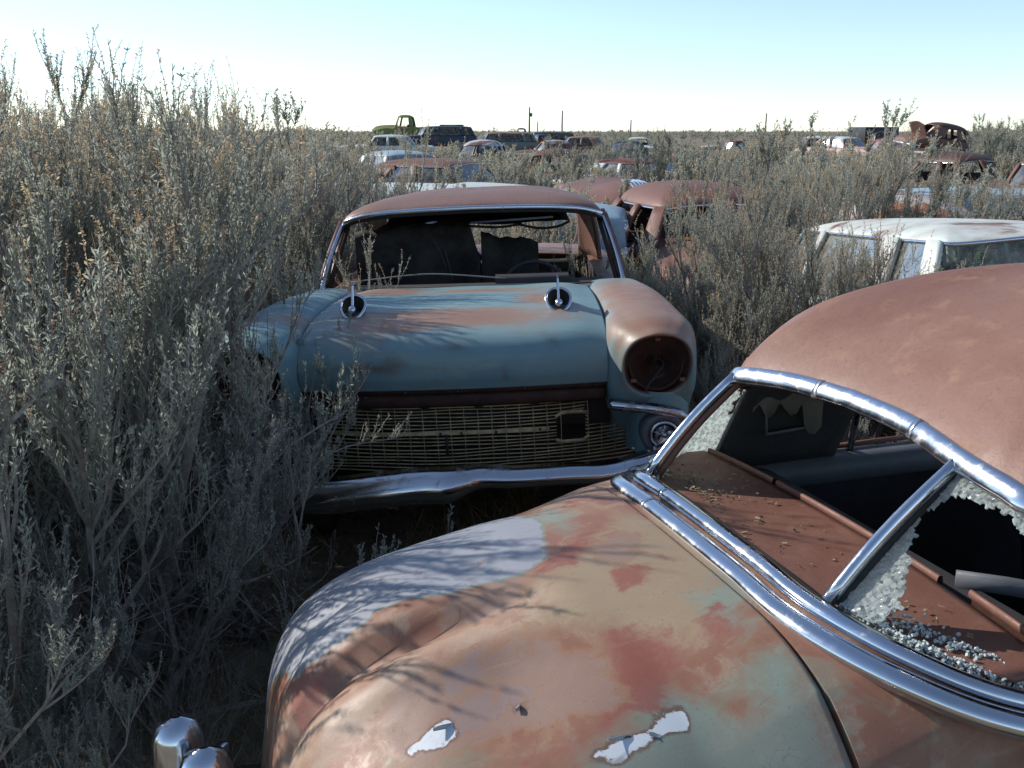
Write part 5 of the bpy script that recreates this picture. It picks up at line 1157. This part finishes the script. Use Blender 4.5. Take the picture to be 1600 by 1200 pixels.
R_ = random.Random(5)
hand = [  # x, y, scale, rot, mesh, label, tilt
 (-1.98, 4.35, 1.20, .3, NEAR[0], 'tallest sagebrush at the left, its top spires against the sky', (0, R(3))),
 (-1.80, 4.80, .80, 2.2, NEAR[1], 'sagebrush whose branches lean onto the windscreen of the blue-green car', (0, R(16))),
 (-1.95, 3.45, .86, 1.3, NEAR[0], 'dense grey-green sagebrush left of the blue-green car bonnet', (0, R(4))),
 (-2.35, 2.85, .80, 4.1, NEAR[1], 'sagebrush at the left edge with tan seed stalks, halfway up the picture', (0, 0)),
 (-1.50, 3.15, 1.12, .7, NEAR[0], 'tall sagebrush in front of the shaded headlamp, leaning a little right', (0, R(2))),
 (-1.22, 2.98, .86, .2, SPRIG, 'sprigs of sagebrush standing in front of the gold grille', (0, R(8))),
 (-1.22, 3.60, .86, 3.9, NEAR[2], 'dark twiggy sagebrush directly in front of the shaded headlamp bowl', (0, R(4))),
 (-1.60, 2.74, .98, 1.2, SLIM, 'sagebrush beside the dented deck, dappling it with branch shadows', (0, 0)),
 (-1.40, 3.06, 1.16, 3.0, SLIM, 'slim upright sagebrush left of the grille, taller than its neighbours', (0, R(3))),
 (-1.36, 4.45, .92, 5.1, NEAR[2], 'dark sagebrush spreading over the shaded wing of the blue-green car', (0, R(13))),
 (-1.02, 3.62, .95, 2.6, DEAD, 'bare tangled twigs hanging over the shaded headlamp bowl', (0, R(5))),
 (-1.62, 2.25, .80, 2.9, NEAR[2], 'shaded sagebrush low at the left edge of the picture', (0, 0)),
 (-1.18, 2.20, .50, 5.2, NEAR[2], 'small shaded sagebrush beside the chrome overrider', (0, 0)),
 (-1.55, 3.75, .75, 5.0, DEAD, 'tangle of bare dead sagebrush twigs left of the parking lamp', (0, R(10))),
 (-1.00, 2.55, .48, 1.9, DEAD, 'low bare dead twigs between the dented deck and the sprigs', (0, 0)),
 (-3.3, 4.6, .98, 1.1, NEAR[1], 'tall sagebrush at the far left edge behind the tallest one', (0, 0)),
 (-2.45, 5.8, 1.02, 3.3, NEAR[0], 'tall sagebrush behind the blue-green car, left of its roof', (0, 0)),
 (-3.1, 6.2, 1.24, 4.4, NEAR[1], 'tall sagebrush with tan tips against the sky, second row at the left', (0, 0)),
 (-1.75, 6.8, .92, 5.6, NEAR[0], 'sagebrush close beside the rust-brown roof corner', (0, 0)),
 (-4.6, 6.6, 1.15, .9, NEAR[0], 'tall sagebrush far left in the second row', (0, 0)),
 (-2.6, 7.9, 1.2, 2.0, NEAR[1], 'sagebrush with upright tips in the third row, left of the white car tops', (0, 0)),
 (-1.75, 8.7, 1.02, .2, NEAR[0], 'sagebrush in the third row nearest the light blue car', (0, 0)),
 (-4.0, 8.6, 1.25, 5.1, NEAR[1], 'broad sagebrush of the third row, left of centre', (0, 0)),
 (-5.8, 8.3, 1.2, 3.6, NEAR[0], 'outermost sagebrush of the third row at the left', (0, 0)),
 (1.18, 5.55, .62, .8, NEAR[1], 'small sagebrush touching the wing of the blue-green car', (0, R(-5))),
 (1.62, 5.9, .86, 2.6, NEAR[0], 'tall pale sagebrush between the rusty sedan and the mint-white car', (0, 0)),
 (1.32, 4.75, .60, 1.2, NEAR[2], 'dark sagebrush behind the headlamp bowl of the blue-green car', (0, 0)),
 (1.95, 5.35, .74, 4.0, NEAR[1], 'sagebrush in front of the mint-white car side windows', (0, 0)),
 (1.05, 6.7, .60, 3.0, NEAR[0], 'sagebrush tips in front of the rusty sedan window', (0, 0)),
 (1.45, 7.4, .74, 5.5, NEAR[1], 'sagebrush with orange-tan stalks right of the rusty sedan', (0, 0)),
 (1.75, 4.35, .55, 2.2, NEAR[2], 'low sagebrush behind the rusty roof, under the mint-white car', (0, 0)),
 (2.35, 8.3, .92, .4, NEAR[0], 'sagebrush behind the mint-white roof, left of the bare-trunked one', (0, 0)),
 (3.75, 10.3, 1.0, 1.9, NEAR[1], 'sagebrush with a bare dark forked trunk in front of the white and orange car', (0, 0)),
]
for (x, y, s, rz, ms, lab, tl) in hand: put_sage(ms, x, y, s, rz, lab, tl)
BUSH = [(a[0], a[1], a[2]) for a in hand]
for (px, D, ytop, ms, lab) in ((1252, 14, 197, 0, 'tall rounded sagebrush clump breaking the skyline, right of the middle'), (1165, 17, 214, 1, 'rounded sagebrush clump left of the tallest one at the right'),
        (1060, 22, 218, 2, 'rounded sagebrush nearly reaching the skyline beyond the rusty sedan'), (905, 27, 226, 0, 'rounded sagebrush below the tan-orange sedan on the skyline'), (950, 30, 219, 1, 'sagebrush clump left of the dark green car'),
        (1560, 36, 192, 2, 'tall bushy sagebrush on the skyline at the right edge'), (1590, 40, 190, 0, 'last tall sagebrush on the skyline, at the right edge corner'), (655, 31, 214, 1, 'sagebrush clump under the yellow-green truck'), (1325, 12.5, 232, 2, 'sagebrush with spreading crown, left of the white and orange car'),
        (1215, 20, 225, 0, 'sagebrush clump behind the tall rounded one at the right'), (800, 20, 240, 1, 'sagebrush in the middle, just above the rust-brown roof'), (735, 17, 252, 2, 'sagebrush just right of the long rusty roof')):
    x, y = at(px, D, 1.5); h_ = EYE - (ytop - 205) / 1550. * D - float(ground_z(x, y)); put_sage(MID[ms], x, y, max(.5, h_ / 1.42), R_.uniform(0, 6), lab); BUSH.append((x, y, h_ / 1.42)); hand.append((x, y, 1))
def blocked(x, y, rad=.45):
    for fx, fy, hl, hw, yw in FOOT:
        dx, dy = x - fx, y - fy; u = dx * math.cos(yw) + dy * math.sin(yw); v = -dx * math.sin(yw) + dy * math.cos(yw)
        if abs(u) < hl + rad * .8 and abs(v) < hw + rad * .6: return True
    return False
n_b = len(hand); tries = 0
short = [(o.location.x, o.location.y, lab) for o, lab, _, _ in car_objs] + [(-.2, 6.2, 'blue-green car facing the camera'), (1.6, 2.5, 'near rusty sedan')]
def simple(l): 
    l = l.split(',')[0].split(' with ')[0].split(' whose ')[0]; return 'the ' + ' '.join(l.split()[:7])
looks = ['grey-green sagebrush', 'tan-tipped sagebrush', 'pale sagebrush', 'bushy olive-grey sagebrush']
used_l = {}
while n_b < 285 and tries < 20000:
    tries += 1
    r = math.sqrt(R_.uniform(7.5 ** 2, 46 ** 2)); a = R_.uniform(-32, 32); x, y = r * math.sin(R(a)), r * math.cos(R(a))
    if blocked(x, y): continue
    if 7.2 < y < 12.5 and .09 < x / y < .25: continue
    md = min((math.hypot(x - bx, y - by) - .55 * bs for bx, by, bs in BUSH))
    if md < .95 * (1 + .008 * r): continue
    s = R_.uniform(.80, 1.08)
    if x < -.12 * y - 1.2: s *= 1.25
    if r > 20: s *= .93
    if r > 32: s *= .9
    # keep the view of the near wrecks open
    for o, lab, px, D in car_objs:
        if D < 30 and y < D and D - y < 4.5 and abs(x / y * D - o.location.x) < 1.6: s = min(s, .80 + .1 * R_.random())
    bank = MID if r < 20 else FAR
    nx, ny, nl_ = min(short, key=lambda c: math.hypot(c[0] - x, c[1] - y)); rel = ('behind' if y > ny + 1.5 else 'in front of' if y < ny - 1.5 else 'left of' if x < nx else 'right of')
    pref = 'low ' if s < .75 else 'tall ' if s > 1.05 else ''
    k = '%s%s %s %s' % (pref, looks[R_.randrange(4)], rel, simple(nl_))
    put_sage(bank[R_.randrange(3)], x, y, s, R_.uniform(0, 6.28), k, (R(R_.uniform(-5, 5)), R(R_.uniform(-5, 5))), R_.uniform(.9, 1.12)); BUSH.append((x, y, s)); n_b += 1

# brush too far off to count
def low_bush(seed):
    dd = sage_data(seed=seed, h=1.25, spread=1.05, nm=7, ns=5, ntw=6, nl=5, ll=.11, lw=.026, stalk=.5)
    V = []; F = []; M = []; o = 0
    for nm, mi in (('branches', 0), ('foliage', 1), ('seed_stalks', 2)):
        mb = dd[nm]
        if nm == 'branches': v = mb.V[0]; f = mb.F[0]
        else: v = mb.V[-1]; f = mb.F[-1] - (mb.n - len(mb.V[-1]))
        V.append(v); F.append(f + o); M.append(np.full(len(f), mi)); o += len(v)
    return np.vstack(V), np.vstack(F), np.concatenate(M)
LB = [low_bush(60 + i) for i in range(3)]
VV, FF, MM, off = [], [], [], 0
rs = np.random.RandomState(9)
for k in range(1500):
    u = rs.uniform(); r = 46 * (330 / 46) ** (u ** 1.1); a = R(rs.uniform(-36, 36)); x, y = r * math.sin(a), r * math.cos(a)
    if blocked(x, y, 1.0): continue
    v, f, m_ = LB[k % 3]; s = rs.uniform(.6, .9) * (1 + .35 * smooth01((r - 90) / 100)) * (1.25 if a < R(-9) or a > R(24) else 1.)
    t = rs.uniform(0, 6.28); c, q = math.cos(t) * s, math.sin(t) * s
    w = np.stack([v[:, 0] * c - v[:, 1] * q, v[:, 0] * q + v[:, 1] * c, v[:, 2] * s], -1) + [x, y, float(ground_z(x, y)) - .03]
    VV.append(w); FF.append(f + off); MM.append(m_); off += len(v)
me = make_mesh('distant_brush', np.vstack(VV), np.vstack(FF), [BARK, LEAF, SEED], False, np.concatenate(MM))
o = obj('distant_brush', me); setp(o, 'sagebrush plain fading off to the skyline beyond the wrecks', 'brush', kind='stuff')

# dry grass and fallen twigs near the camera
GRASS = foliage_mat('dry_grass', (.20, .16, .085), (.34, .28, .16), .3)
rs = np.random.RandomState(3); nt_ = 1500
cx = rs.uniform(-4.2, 3.5, nt_); cy = 1.2 + 9 * rs.uniform(size=nt_) ** 1.4; nb = 34
ok = ~((np.abs(cx - 1.3) < 2.2) & (cy < 3.2) & (cx > -.35)); cx, cy = cx[ok], cy[ok]; nt_ = len(cx)
bx = np.repeat(cx, nb) + rs.normal(size=nt_ * nb) * .05; by = np.repeat(cy, nb) + rs.normal(size=nt_ * nb) * .05
base = np.stack([bx, by, ground_z(bx, by)], -1); d = unit(rs.normal(size=base.shape) * .45 + [0, 0, .9])
v, f = leaves(base, d, rs.uniform(.06, .22, len(base)), rs.uniform(.0010, .0022, len(base)), rs)
o = obj('dry_grass', make_mesh('dry_grass', v, f, GRASS, False)); setp(o, 'dry straw-coloured grass between the bushes and wrecks', 'grass', kind='stuff')
n = 2600; b0 = np.stack([rs.uniform(-3.6, 2.6, n), 1.4 + 6 * rs.uniform(size=n), np.zeros(n)], -1); b0[:, 2] = ground_z(b0[:, 0], b0[:, 1]) + .01
dr = unit(np.stack([rs.normal(size=n), rs.normal(size=n), np.abs(rs.normal(size=n)) * .12], -1)); L = rs.uniform(.05, .3, n)[:, None]
P = np.stack([b0, b0 + dr * L * .5 + rs.normal(size=(n, 3)) * .01, b0 + dr * L], 1); v, f = btube(P, rs.uniform(.001, .004, n), np.full(n, .0008))
o = obj('fallen_twigs', make_mesh('fallen_twigs', v, f, plain('dead_twig', (.20, .17, .15), .9), False)); setp(o, 'fallen grey twigs littering the ground under the bushes', 'twigs', kind='stuff')
